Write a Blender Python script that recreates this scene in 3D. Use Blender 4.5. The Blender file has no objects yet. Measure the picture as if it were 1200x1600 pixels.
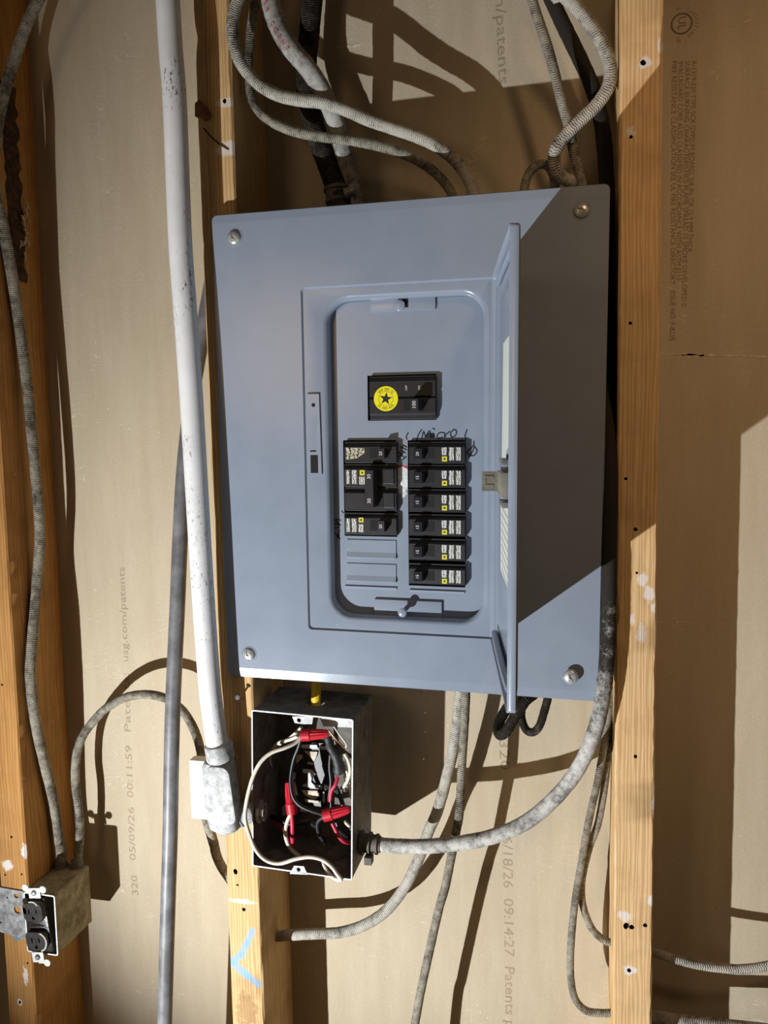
import bpy, bmesh, math, random
import numpy as np
from mathutils import Matrix, Vector

# ---------------------------------------------------------------- camera, world, lights, exposure
I = 0.0254                                   # everything below is written in inches
SC = bpy.context.scene
COL = SC.collection
CAM_F = 1224.5                               # focal length in pixels of the 1200x1600 frame
CAM_C = np.array([14.2505, -29.7119, 0.0])
YAW, PITCH, ROLL = 0.2312, 0.0880, 0.0192

def cam_basis():
    cy, sy, cp, sp = math.cos(YAW), math.sin(YAW), math.cos(PITCH), math.sin(PITCH)
    f = np.array([-sy * cp, cy * cp, -sp]); r = np.array([cy, sy, 0.0]); d = np.cross(f, r)
    cr, sr = math.cos(ROLL), math.sin(ROLL)
    return cr * r + sr * d, -sr * r + cr * d, f
CR, CD, CF = cam_basis()
cam = bpy.data.cameras.new('camera')
cam.sensor_fit = 'HORIZONTAL'; cam.sensor_width = 36.0
cam.lens = CAM_F / 1200.0 * 36.0
cam.clip_start = 0.02
camo = bpy.data.objects.new('camera', cam); COL.objects.link(camo)
m4 = Matrix.Identity(4)
for i in range(3):
    m4[i][0], m4[i][1], m4[i][2] = CR[i], -CD[i], -CF[i]
    m4[i][3] = CAM_C[i] * I
camo.matrix_world = m4
SC.camera = camo

w = bpy.data.worlds.new('world'); SC.world = w; w.use_nodes = True
bg = w.node_tree.nodes['Background']
bg.inputs[0].default_value = (1.0, 0.70, 0.45, 1); bg.inputs[1].default_value = 0.035

def lamp(name, kind, loc, energy, color, size, target=None, spot=None, blend=0.5):
    l = bpy.data.lights.new(name, kind); l.energy = energy; l.color = color
    if kind == 'AREA': l.size = size * I; l.shape = 'DISK'
    else: l.shadow_soft_size = size * I
    if kind == 'SPOT': l.spot_size = math.radians(spot); l.spot_blend = blend
    o = bpy.data.objects.new(name, l); COL.objects.link(o)
    o.location = Vector(loc) * I
    if target is not None:
        o.rotation_euler = (Vector(target) - Vector(loc)).to_track_quat('-Z', 'Y').to_euler()
    return o
lamp('work_light', 'SPOT', (-15.26, -32.59, -32.36), 82.0, (0.96, 0.98, 1.0), 0.22, (10.5, 0.0, -8.5), 75, 0.8)
lamp('room_lamp', 'AREA', (-19.0, -60.0, 8.0), 1.7, (1.0, 0.66, 0.38), 18, (14.0, 0, 2))
lamp('right_bay_fill', 'SPOT', (31.0, -38.0, 30.0), 17.0, (1.0, 0.66, 0.38), 2.5, (24.0, 3.5, 2.0), 50, 1.0)  # added warm fill for the upper right bay, no such fixture known

SC.view_settings.view_transform = 'Standard'
SC.view_settings.look = 'None'
SC.view_settings.exposure = 0.0
SC.view_settings.gamma = 1.0
SC.view_settings.use_curve_mapping = False

# ---------------------------------------------------------------- survey helpers (pixel of the survey photo + real depth -> place)
def ray(px, py): return CR * ((px - 600) / CAM_F) + CD * ((py - 800) / CAM_F) + CF
def at(px, py, Y):
    d = ray(px, py); t = (Y - CAM_C[1]) / d[1]; return CAM_C + t * d
def onX(px, py, X):
    d = ray(px, py); t = (X - CAM_C[0]) / d[0]; return CAM_C + t * d
def onZ(px, py, Z):
    d = ray(px, py); t = (Z - CAM_C[2]) / d[2]; return CAM_C + t * d
PAN_C = np.array([8.0458, -0.45, -0.3883]); PAN_R = (0.0214, 0.0132, -0.0102)
PAN_M = Matrix.Rotation(PAN_R[2], 3, 'Z') @ Matrix.Rotation(PAN_R[1], 3, 'Y') @ Matrix.Rotation(PAN_R[0], 3, 'X')
PAN_N = np.array(PAN_M)
def pl(px, py, d=0.0):
    """pixel -> (u, v) on the plane d inches in front of the panel cover"""
    n = PAN_N @ np.array([0, -1, 0]); o = PAN_C + n * d; r = ray(px, py)
    t = ((o - CAM_C) @ n) / (r @ n); q = PAN_N.T @ (CAM_C + t * r - PAN_C); return (q[0], q[2])

# ---------------------------------------------------------------- materials
def lin(c):
    return tuple(((x / 255) / 12.92 if x / 255 <= 0.04045 else (((x / 255) + 0.055) / 1.055) ** 2.4) for x in c) + (1.0,)
class NT:
    def __init__(s, name):
        s.m = bpy.data.materials.new(name); s.m.use_nodes = True
        s.t = s.m.node_tree; s.b = s.t.nodes['Principled BSDF']
        s.obj = s.t.nodes.new('ShaderNodeTexCoord')
    def n(s, kind, **kw):
        x = s.t.nodes.new(kind)
        for k, v in kw.items(): setattr(x, k, v)
        return x
    def put(s, sock, v):
        if isinstance(v, bpy.types.NodeSocket): s.t.links.new(v, sock)
        else: sock.default_value = v
    def coord(s, kind='Object', scale=(1, 1, 1), loc=(0, 0, 0)):
        mp = s.n('ShaderNodeMapping'); s.t.links.new(s.obj.outputs[kind], mp.inputs[0])
        mp.inputs['Scale'].default_value = scale; mp.inputs['Location'].default_value = loc; return mp.outputs[0]
    def noise(s, co, scale, detail=3, rough=0.55, dist=0.0):
        x = s.n('ShaderNodeTexNoise'); s.t.links.new(co, x.inputs['Vector'])
        x.inputs['Scale'].default_value = scale; x.inputs['Detail'].default_value = detail
        x.inputs['Roughness'].default_value = rough; x.inputs['Distortion'].default_value = dist; return x.outputs['Fac']
    def voro(s, co, scale):
        x = s.n('ShaderNodeTexVoronoi'); s.t.links.new(co, x.inputs['Vector']); x.inputs['Scale'].default_value = scale; return x.outputs['Distance']
    def wave(s, co, scale, dist=0, dscale=1, prof='SIN', direction='X'):
        x = s.n('ShaderNodeTexWave', wave_profile=prof, bands_direction=direction); s.t.links.new(co, x.inputs['Vector'])
        x.inputs['Scale'].default_value = scale; x.inputs['Distortion'].default_value = dist; x.inputs['Detail Scale'].default_value = dscale; return x.outputs['Fac']
    def math(s, op, a, b=0.0, c=None, clamp=False):
        x = s.n('ShaderNodeMath', operation=op, use_clamp=clamp); s.put(x.inputs[0], a); s.put(x.inputs[1], b)
        if c is not None: s.put(x.inputs[2], c)
        return x.outputs[0]
    def ramp(s, f, stops):
        x = s.n('ShaderNodeValToRGB'); s.t.links.new(f, x.inputs[0]); e = x.color_ramp.elements
        while len(e) < len(stops): e.new(0.5)
        for k, (p, c) in zip(e, stops): k.position = p; k.color = c if len(c) == 4 else lin(c)
        return x.outputs['Color']
    def step(s, f, a, b): return s.ramp(f, [(a, (0, 0, 0, 1)), (b, (1, 1, 1, 1))])
    def mix(s, f, a, b, kind='MIX'):
        x = s.n('ShaderNodeMix', data_type='RGBA', blend_type=kind); s.put(x.inputs[0], f); s.put(x.inputs[6], a); s.put(x.inputs[7], b); return x.outputs[2]
    def bump(s, h, strength=0.3, dist=0.001):
        x = s.n('ShaderNodeBump'); s.put(x.inputs['Height'], h); x.inputs['Strength'].default_value = strength; x.inputs['Distance'].default_value = dist
        s.t.links.new(x.outputs[0], s.b.inputs['Normal'])
    def fin(s, color, rough=0.6, metal=0.0, spec=0.5):
        s.put(s.b.inputs['Base Color'], color); s.put(s.b.inputs['Roughness'], rough); s.put(s.b.inputs['Metallic'], metal)
        s.put(s.b.inputs['Specular IOR Level'], spec); return s.m
    def xyz(s, co):
        x = s.n('ShaderNodeSeparateXYZ'); s.t.links.new(co, x.inputs[0]); return x.outputs
    def blob(s, co, x0, z0, rx, rz, rag=0.5, nscale=70, soft=0.15):
        """1 inside a ragged patch centred at (x0, z0) inches of the object's own x/z"""
        o = s.xyz(co)
        a = s.math('MULTIPLY', s.math('SUBTRACT', o[0], x0 * I), 1 / (rx * I)); b = s.math('MULTIPLY', s.math('SUBTRACT', o[2], z0 * I), 1 / (rz * I))
        d = s.math('SQRT', s.math('ADD', s.math('MULTIPLY', a, a), s.math('MULTIPLY', b, b)))
        d = s.math('ADD', d, s.math('MULTIPLY', s.math('SUBTRACT', s.noise(co, nscale, 5, 0.7), 0.5), rag * 2))
        d = s.math('ADD', d, s.math('MULTIPLY', s.math('GREATER_THAN', o[1], 0.12 * I), 5.0))   # on the front face only
        return s.step(d, 0.8 - soft, 0.8 + soft)      # 0 inside, 1 outside
def flat(name, c, rough=0.6, metal=0.0, var=0.12, scale=60, bump=0.0, spec=0.5):
    k = NT(name); co = k.coord()
    n = k.noise(co, scale, 4)
    a = tuple(max(0, x * (1 - var)) for x in lin(c)[:3]) + (1,); b = tuple(min(1, x * (1 + var)) for x in lin(c)[:3]) + (1,)
    col = k.ramp(n, [(0.3, a), (0.7, b)])
    if bump: k.bump(k.noise(co, scale * 6, 3), bump, 0.0006)
    return k.fin(col, rough, metal, spec)

def mat_drywall():
    k = NT('drywall_paper'); co = k.coord()
    n1 = k.noise(co, 6, 4, 0.6); n2 = k.noise(k.coord(scale=(1, 1, 0.12)), 60, 4, 0.6); n3 = k.noise(co, 700, 2)
    c = k.mix(0.5, k.ramp(n1, [(0.3, (188, 174, 149)), (0.7, (200, 187, 163))]), k.ramp(n2, [(0.3, (184, 170, 144)), (0.7, (204, 192, 168))]))
    c = k.mix(k.math('MULTIPLY', k.step(n3, 0.35, 0.75), 0.25), c, lin((150, 130, 103)))
    spk = k.voro(co, 95); c = k.mix(k.math('MULTIPLY', k.math('LESS_THAN', spk, 0.075), k.step(k.noise(co, 9, 3), 0.5, 0.62)), c, lin((226, 216, 196)))
    scr = k.wave(k.coord(scale=(0.3, 1, 1)), 30, 18, 2, 'SIN', 'Z')
    c = k.mix(k.math('MULTIPLY', k.math('GREATER_THAN', scr, 0.995), k.step(k.noise(co, 14, 2), 0.58, 0.66)), c, lin((214, 202, 180)))
    k.bump(k.math('ADD', k.noise(co, 420, 3), k.math('MULTIPLY', n1, 0.5)), 0.22, 0.0006)
    return k.fin(c, 0.85, 0, 0.25)
def mat_wood(name, seed, light, dark, marks=()):
    k = NT(name); co = k.coord(); cs = k.coord(scale=(1, 1, 0.035), loc=(seed, seed * 2, seed))
    bend = k.noise(k.coord(scale=(1, 1, 0.25), loc=(seed, 0, 0)), 14, 2)
    o = k.xyz(cs)
    f = k.math('ADD', k.math('MULTIPLY', k.math('ADD', o[0], k.math('MULTIPLY', o[1], 0.8)), 1750), k.math('ADD', k.math('MULTIPLY', bend, 17), k.math('MULTIPLY', k.noise(cs, 170, 2, 0.6), 16)))
    ring = k.math('MULTIPLY', k.math('ADD', k.math('SINE', f), 1.0), 0.5)
    fine = k.noise(cs, 900, 3, 0.7)
    c = k.mix(k.math('MULTIPLY', k.math('POWER', ring, 1.4), k.math('ADD', 0.25, k.math('MULTIPLY', k.noise(co, 12, 2), 0.7))), light, dark)
    c = k.mix(k.math('MULTIPLY', k.step(fine, 0.35, 0.75), 0.45), c, dark)
    c = k.mix(k.math('MULTIPLY', k.step(k.noise(co, 22, 4), 0.5, 0.75), 0.35), c, tuple(x * 0.55 for x in dark[:3]) + (1,))
    spl = k.math('MULTIPLY', k.step(k.noise(co, 260, 4, 0.7), 0.62, 0.68), k.step(k.noise(co, 24, 2), 0.60, 0.72))
    c = k.mix(spl, c, lin((226, 216, 205)))
    for mrk in marks:
        if mrk[0] == 'seg':
            A_, B_ = at(*mrk[1], 0.0), at(*mrk[2], 0.0); dx_, dz_ = (B_[0] - A_[0]) * I, (B_[2] - A_[2]) * I; l2 = dx_ * dx_ + dz_ * dz_
            px_, pz_ = k.math('SUBTRACT', k.xyz(co)[0], A_[0] * I), k.math('SUBTRACT', k.xyz(co)[2], A_[2] * I)
            t_ = k.math('MULTIPLY', k.math('ADD', k.math('MULTIPLY', px_, dx_), k.math('MULTIPLY', pz_, dz_)), 1 / l2, clamp=True)
            ex, ez = k.math('SUBTRACT', px_, k.math('MULTIPLY', t_, dx_)), k.math('SUBTRACT', pz_, k.math('MULTIPLY', t_, dz_))
            d_ = k.math('MULTIPLY', k.math('SQRT', k.math('ADD', k.math('MULTIPLY', ex, ex), k.math('MULTIPLY', ez, ez))), 1 / (mrk[3] * I))
            d_ = k.math('ADD', d_, k.math('MULTIPLY', k.math('SUBTRACT', k.noise(cs, 700, 4, 0.7), 0.5), 1.6)); d_ = k.math('ADD', d_, k.math('MULTIPLY', k.math('GREATER_THAN', k.xyz(co)[1], 0.12 * I), 5.0))
            c = k.mix(k.math('MULTIPLY', k.math('SUBTRACT', 1.0, k.step(d_, 0.6, 1.2)), 0.72), c, lin(mrk[4])); continue
        (x, z, rx, rz, col, rag, ns, op) = mrk
        inv = k.blob(co, x, z, rx, rz, rag * 1.5, ns * 1.8)
        c = k.mix(k.math('MULTIPLY', k.math('SUBTRACT', 1.0, inv), min(1.0, op)), c, lin(col))
    k.bump(k.math('ADD', k.math('MULTIPLY', ring, 0.6), fine), 0.35, 0.0006)
    return k.fin(c, 0.72, 0, 0.3)
def mat_braid(name, base, dust, amount, scale=1.0, ribs=True, zfade=None):
    """woven loom jacket: u runs along the cable (inches), v around it"""
    k = NT(name); uv = k.obj.outputs['UV']; co = k.coord()
    o = k.xyz(uv)
    zig = k.math('PINGPONG', k.math('MULTIPLY', o[1], 5.0), 0.5)
    f = k.math('SINE', k.math('ADD', k.math('MULTIPLY', o[0], 74.0 * scale), k.math('MULTIPLY', zig, 6.0)))
    wv = k.math('MULTIPLY', k.math('ADD', f, 1.0), 0.5)
    n = k.noise(co, 130, 5, 0.7); n2 = k.noise(co, 30, 3); n3 = k.noise(co, 900, 2)
    d = k.math('ADD', k.math('MULTIPLY', n, 0.55), k.math('MULTIPLY', n2, 0.45))
    d = k.math('ADD', d, k.math('MULTIPLY', k.math('SUBTRACT', wv, 0.5), 0.12 if ribs else 0.03))
    d = k.math('ADD', d, k.math('MULTIPLY', k.math('SUBTRACT', n3, 0.5), 0.22))
    if zfade: d = k.math('SUBTRACT', d, k.math('MULTIPLY', k.step(k.math('ADD', k.xyz(k.obj.outputs['Object'])[2], 0.0), zfade[0] * I, zfade[1] * I), 0.32))
    c = k.mix(k.step(d, 0.62 - amount * 0.5, 0.86 - amount * 0.5), base, dust)
    if ribs: c = k.mix(k.math('MULTIPLY', k.math('SUBTRACT', 1.0, wv), 0.2), c, base)
    k.bump(k.math('ADD', k.math('MULTIPLY', wv, 0.8 if ribs else 0.1), k.math('MULTIPLY', n3, 0.6)), 0.7, 0.0008)
    return k.fin(c, 0.85, 0, 0.2)
def mat_print(name, ink, ground, sx, sz, dens):
    k = NT(name); co = k.coord()
    rows = k.math('SINE', k.math('ADD', k.math('MULTIPLY', k.xyz(co)[0], sx), k.math('MULTIPLY', k.noise(co, 300, 1), 9.0))); n = k.noise(k.coord(scale=(1.6, 1, 1)), sz, 2, 0.8)
    m = k.math('MULTIPLY', k.math('GREATER_THAN', rows, -0.75), k.step(n, dens, dens + 0.02))
    return k.fin(k.mix(m, ground, ink), 0.55)
def mat_paint():
    k = NT('grey_enamel'); co = k.coord()
    n = k.noise(co, 25, 4)
    c = k.ramp(n, [(0.3, (136, 147, 163)), (0.7, (142, 153, 169))])
    sc = k.math('MULTIPLY', k.step(k.noise(co, 330, 4, 0.7), 0.71, 0.735), k.step(k.noise(co, 30, 2), 0.52, 0.6)); c = k.mix(sc, c, lin((206, 212, 222)))
    k.bump(k.noise(co, 300, 2), 0.05, 0.0004)
    return k.fin(c, k.ramp(n, [(0.3, (0.19,) * 3 + (1,)), (0.7, (0.22,) * 3 + (1,))]), 0, 0.5)
def mat_pipe():
    k = NT('white_painted_pipe'); co = k.coord()
    spk = k.math('MULTIPLY', k.step(k.noise(k.coord(scale=(1, 1, 0.4)), 420, 4, 0.7), 0.56, 0.64), k.step(k.noise(co, 18, 3), 0.48, 0.6))
    c = k.mix(spk, k.ramp(k.noise(co, 40, 3), [(0.3, (230, 230, 230)), (0.7, (242, 242, 242))]), lin((84, 80, 76)))
    k.bump(k.noise(co, 200, 3), 0.12, 0.0006); return k.fin(c, 0.42, 0, 0.5)
def mat_dusty(name, a, b, sc=45, rough=0.7, metal=0.0, lo=0.4, hi=0.65, bump=0.3):
    k = NT(name); co = k.coord(); n = k.noise(co, sc, 5, 0.65)
    k.bump(k.noise(co, sc * 5, 4), bump, 0.0008); return k.fin(k.ramp(n, [(lo, a), (hi, b)]), rough, metal)

W_L, W_D = lin((222, 184, 128)), lin((190, 142, 84))
MT = {}
MT['drywall'] = mat_drywall(); MT['ink'] = flat('faded_brown_ink', (160, 144, 119), 0.9); MT['ink_dark'] = flat('dark_brown_ink', (128, 110, 84), 0.9)
MT['gypsum'] = mat_dusty('torn_gypsum_lit_patch', (190, 176, 152), (228, 218, 198), 200)  # torn gypsum, also the tan lit patches inside the junction box
MT['hole'] = flat('nail_hole_dark_wood', (52, 34, 22), 0.95)
MT['paint'] = mat_paint()
MT['black'] = flat('black_bakelite', (34, 34, 37), 0.42, var=0.2, scale=120)
MT['black_matte'] = flat('recess_shade_black', (14, 14, 15), 0.8)  # near black, shade of slots and recesses put into colour
MT['toggle'] = flat('black_toggle_plastic', (40, 40, 44), 0.36)
MT['white_ink'] = flat('white_print', (215, 215, 212), 0.6); MT['yellow'] = flat('yellow_label', (236, 226, 20), 0.5, var=0.04)
MT['sq_yellow'] = flat('yellow_mark', (214, 206, 60), 0.5, var=0.1)
MT['print'] = mat_print('white_micro_print', lin((232, 232, 226)), lin((32, 32, 34)), 2600, 1300, 0.45)
MT['print_old'] = mat_print('worn_micro_print', lin((205, 200, 172)), lin((40, 38, 34)), 1500, 1100, 0.44)
MT['pen'] = flat('black_marker', (26, 28, 34), 0.7)
MT['paper'] = mat_print('label_paper', lin((168, 172, 168)), lin((222, 228, 218)), 2000, 600, 0.62)
MT['smear_w'] = mat_dusty('white_paint_smear', (196, 202, 208), (238, 242, 244), 260, 0.7); MT['smear_r'] = flat('red_paint', (196, 40, 58), 0.6)
MT['screw'] = mat_dusty('zinc_screw', (160, 162, 160), (206, 208, 205), 300, 0.34, 0.4, bump=0.05)
MT['steel'] = mat_dusty('dull_galvanised_steel', (112, 112, 110), (176, 178, 178), 70, 0.5, 0.5, bump=0.1)
MT['bright_steel'] = mat_dusty('bright_spring_steel', (132, 128, 116), (186, 182, 170), 18, 0.3, 0.4, bump=0.05)
MT['jbox'] = mat_dusty('dirty_box_steel', (84, 78, 71), (116, 110, 102), 60, 0.7, 0.0); MT['jedge'] = mat_dusty('bare_box_edge', (190, 190, 190), (232, 232, 230), 200, 0.5, 0.3)
MT['jback'] = mat_dusty('white_tab_lit_patch', (186, 190, 192), (232, 236, 236), 90, 0.6, 0.0)  # white of the cover tabs and of the painted lit patches
MT['pipe'] = mat_pipe(); MT['cast'] = mat_dusty('grey_white_cast_fitting', (150, 152, 152), (205, 207, 206), 120, 0.6, 0.0, 0.35, 0.6, 0.5)
MT['clip'] = flat('white_plastic', (232, 232, 226), 0.5, var=0.03)
MT['wire_w'] = flat('white_wire_jacket', (222, 216, 198), 0.5); MT['wire_k'] = flat('black_wire_jacket', (38, 38, 42), 0.4); MT['wire_r'] = flat('red_wire_jacket', (190, 42, 70), 0.45)
MT['copper'] = flat('tarnished_copper', (150, 112, 80), 0.4, 0.8); MT['nut'] = flat('red_wire_nut', (196, 34, 50), 0.38, var=0.08); MT['tape'] = flat('black_tape', (52, 52, 54), 0.5, var=0.3, scale=150, bump=0.5)
MT['yellow_nm'] = flat('yellow_cable_jacket', (222, 190, 40), 0.5); MT['grey_pvc'] = mat_dusty('grey_cable_jacket', (100, 100, 102), (132, 132, 134), 40, 0.45, bump=0.1)
MT['obox'] = mat_dusty('dusty_outlet_box', (118, 106, 78), (164, 154, 124), 50, 0.8); MT['obox_edge'] = MT['jedge']
MT['recept'] = mat_dusty('brown_black_receptacle', (30, 26, 25), (52, 46, 44), 80, 0.28); MT['ear'] = flat('white_zinc_ear', (206, 206, 200), 0.5, 0.1)
MT['bark'] = mat_dusty('dark_torn_wood', (38, 24, 14), (86, 58, 34), 120, 0.9, bump=0.8)
DK = lin((52, 44, 36))
MT['br_light'] = mat_braid('dusty_woven_cable', DK, lin((200, 196, 184)), 0.62)
MT['br_mid'] = mat_braid('grey_woven_cable', lin((66, 60, 50)), lin((172, 167, 152)), 0.5)
MT['br_dark'] = mat_braid('dark_woven_cable', lin((34, 29, 24)), lin((120, 112, 98)), 0.22)
MT['br_thick'] = mat_braid('paint_spattered_cable', lin((46, 42, 38)), lin((206, 204, 198)), 0.6, 1.0, False, (5.0, 12.0))
MT['br_smooth'] = mat_braid('painted_grey_cable', lin((70, 66, 60)), lin((176, 174, 168)), 0.6, ribs=False)
MT['br_black'] = mat_braid('black_woven_cable', lin((26, 22, 19)), lin((84, 76, 66)), 0.12)

# ---------------------------------------------------------------- mesh helpers
def tagit(o, label=None, cat=None, group=None, kind=None):
    if label: o['label'] = label
    if cat: o['category'] = cat
    if group: o['group'] = group
    if kind: o['kind'] = kind
    return o
def link(name, bm, mat, parent=None, smooth=True, angle=40, scale=True, origin=True):
    me = bpy.data.meshes.new(name)
    if scale: bmesh.ops.scale(bm, vec=(I, I, I), verts=bm.verts)
    off = None
    if parent is None and origin and len(bm.verts):
        xs = [v.co for v in bm.verts]
        off = Vector(((min(v.x for v in xs) + max(v.x for v in xs)) / 2, (min(v.y for v in xs) + max(v.y for v in xs)) / 2, min(v.z for v in xs)))
        bmesh.ops.translate(bm, vec=-off, verts=bm.verts)
    bm.normal_update(); bm.to_mesh(me); bm.free()
    if smooth:
        me.shade_smooth()
        me.set_sharp_from_angle(angle=math.radians(angle))
    for mm in (mat if isinstance(mat, (list, tuple)) else [mat]): me.materials.append(mm)
    o = bpy.data.objects.new(name, me); COL.objects.link(o)
    if off is not None: o.location = off
    if parent is not None: o.parent = parent
    return o
def empty(name, loc, label, cat, group=None, rot=None):
    o = bpy.data.objects.new(name, None); COL.objects.link(o); o.location = Vector(loc) * I; o.empty_display_size = 0.02
    if rot is not None: o.rotation_euler = rot
    return tagit(o, label, cat, group)
def B(): return bmesh.new()
def box(bm, lo, hi, bev=0.0, mi=0):
    vs = [bm.verts.new((x, y, z)) for x in (lo[0], hi[0]) for y in (lo[1], hi[1]) for z in (lo[2], hi[2])]
    F = [(0, 1, 3, 2), (4, 6, 7, 5), (0, 4, 5, 1), (2, 3, 7, 6), (0, 2, 6, 4), (1, 5, 7, 3)]
    fs = [bm.faces.new([vs[i] for i in f]) for f in F]
    for f in fs: f.material_index = mi
    if bev:
        es = list({e for f in fs for e in f.edges})
        bmesh.ops.bevel(bm, geom=es, offset=bev, segments=2, affect='EDGES', profile=0.6)
    return bm
def prism(bm, pts, d0, d1, axis='y', mi=0):
    """outline (a, b) pulled from depth d0 to d1; axis 'y': a = x, b = z; 'x': a = y, b = z; 'z': a = x, b = y"""
    def p(a, b, d): return (a, d, b) if axis == 'y' else ((d, a, b) if axis == 'x' else (a, b, d))
    A = [bm.verts.new(p(a, b, d0)) for a, b in pts]; C = [bm.verts.new(p(a, b, d1)) for a, b in pts]
    fs = [bm.faces.new(A), bm.faces.new(C[::-1])]
    n = len(pts)
    for i in range(n): fs.append(bm.faces.new([A[i], C[i], C[(i + 1) % n], A[(i + 1) % n]]))
    for f in fs: f.material_index = mi
    bmesh.ops.recalc_face_normals(bm, faces=fs); return bm
def ngon(cx, cz, r, n=16, a0=0.0, r2=None):
    return [(cx + r * math.cos(a0 + 2 * math.pi * i / n), cz + (r2 or r) * math.sin(a0 + 2 * math.pi * i / n)) for i in range(n)]
def rrect(u0, u1, v0, v1, r, n=6):
    r = min(r, (u1 - u0) / 2 - 1e-4, (v1 - v0) / 2 - 1e-4); out = []
    for cx, cz, a in ((u1 - r, v1 - r, 0), (u0 + r, v1 - r, 90), (u0 + r, v0 + r, 180), (u1 - r, v0 + r, 270)):
        for k in range(n): t = math.radians(a + 90 * k / (n - 1)); out.append((cx + r * math.cos(t), cz + r * math.sin(t)))
    return out
def loops(bm, Ls, cap0=False, cap1=False, closed=True):
    """bridge rings of (x, y, z); all of one length"""
    V = [[bm.verts.new(p) for p in L] for L in Ls]; n = len(V[0]); fs = []
    for a, b in zip(V[:-1], V[1:]):
        for i in range(n if closed else n - 1): fs.append(bm.faces.new([a[i], a[(i + 1) % n], b[(i + 1) % n], b[i]]))
    if cap0: fs.append(bm.faces.new(V[0][::-1]))
    if cap1: fs.append(bm.faces.new(V[-1]))
    return fs
def cyl(bm, a, b, r0, r1=None, n=20, caps=True):
    a, b = Vector(a), Vector(b); r1 = r0 if r1 is None else r1; q = (b - a).to_track_quat('Z', 'Y')
    def ring(c, r): return [c + q @ Vector((r * math.cos(2 * math.pi * i / n), r * math.sin(2 * math.pi * i / n), 0)) for i in range(n)]
    loops(bm, [ring(a, r0), ring(b, r1)], caps, caps); return bm
def lathe(bm, a, b, prof, n=24):
    """prof: (t along a->b in inches, radius)"""
    a, b = Vector(a), Vector(b); d = (b - a).normalized(); q = d.to_track_quat('Z', 'Y')
    Ls = [[a + d * t + q @ Vector((r * math.cos(2 * math.pi * i / n), r * math.sin(2 * math.pi * i / n), 0)) for i in range(n)] for t, r in prof]
    loops(bm, Ls, True, True); return bm
def spline(P, per=8):
    P = [np.array(p, float) for p in P]; Q = [2 * P[0] - P[1]] + P + [2 * P[-1] - P[-2]]; out = []
    for i in range(1, len(Q) - 2):
        a, b, c, d = Q[i - 1:i + 3]
        for k in range(per):
            t = k / per; out.append(0.5 * (2 * b + (c - a) * t + (2 * a - 5 * b + 4 * c - d) * t * t + (3 * b - a - 3 * c + d) * t ** 3))
    out.append(P[-1]); return out
def tube(bm, P, r, n=14, per=8, jit=0.0, flatten=1.0, seed=0, wob=0.0):
    S = spline(P, per); rnd = random.Random(seed)
    if wob:
        k = len(S); ph = rnd.random() * 6
        S = [s + wob * np.array([math.sin(i * 0.9 + ph), 0.5 * math.sin(i * 1.3 + ph), 0.4 * math.cos(i * 1.1 + ph)]) for i, s in enumerate(S)]
    uvl = bm.loops.layers.uv.verify()
    T = [S[min(i + 1, len(S) - 1)] - S[max(i - 1, 0)] for i in range(len(S))]; T = [t / (np.linalg.norm(t) + 1e-9) for t in T]
    up = np.array([0.3, -0.9, 0.2]); up = up - T[0] * (up @ T[0]); up /= np.linalg.norm(up)
    rings, L, acc = [], [], 0.0
    for i, s in enumerate(S):
        if i: acc += np.linalg.norm(s - S[i - 1])
        L.append(acc); up = up - T[i] * (up @ T[i]); up /= np.linalg.norm(up); sd = np.cross(T[i], up)
        rr = (r[0] + (r[1] - r[0]) * i / (len(S) - 1)) if isinstance(r, tuple) else r
        rr *= 1 + jit * (rnd.random() - 0.5)
        rings.append([bm.verts.new(s + rr * (math.cos(2 * math.pi * k / n) * up * flatten + math.sin(2 * math.pi * k / n) * sd)) for k in range(n)])
    for i in range(len(rings) - 1):
        for k in range(n):
            f = bm.faces.new([rings[i][k], rings[i][(k + 1) % n], rings[i + 1][(k + 1) % n], rings[i + 1][k]])
            for lp, (u, v) in zip(f.loops, ((L[i], k / n), (L[i], (k + 1) / n), (L[i + 1], (k + 1) / n), (L[i + 1], k / n))): lp[uvl].uv = (u, v)
    bm.faces.new(rings[0][::-1]); bm.faces.new(rings[-1]); return bm
def clean_mesh_from(ob):
    me = bpy.data.meshes.new_from_object(ob); d = ob.data; bpy.data.objects.remove(ob); return me, d
def plate(bm, outlines, y0, y1, mi=0):
    """flat plate in x/z with holes (first outline outside, the others holes), from y0 (front) to y1"""
    cu = bpy.data.curves.new('outline', 'CURVE'); cu.dimensions = '2D'; cu.fill_mode = 'BOTH'; cu.extrude = abs(y1 - y0) / 2
    for o in outlines:
        s = cu.splines.new('POLY'); s.points.add(len(o) - 1); s.use_cyclic_u = True
        for p, (a, b) in zip(s.points, o): p.co = (a, b, 0, 1)
    ob = bpy.data.objects.new('outline', cu); me, d = clean_mesh_from(ob); bpy.data.curves.remove(d)
    t = bmesh.new(); t.from_mesh(me); bpy.data.meshes.remove(me); mid = (y0 + y1) / 2
    bmesh.ops.remove_doubles(t, verts=t.verts, dist=1e-5)
    mp = {v: bm.verts.new((v.co.x, mid - v.co.z, v.co.y)) for v in t.verts}
    for f in t.faces:
        try: g = bm.faces.new([mp[v] for v in f.verts]); g.material_index = mi
        except ValueError: pass
    t.free(); return bm
_gl = {}
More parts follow.
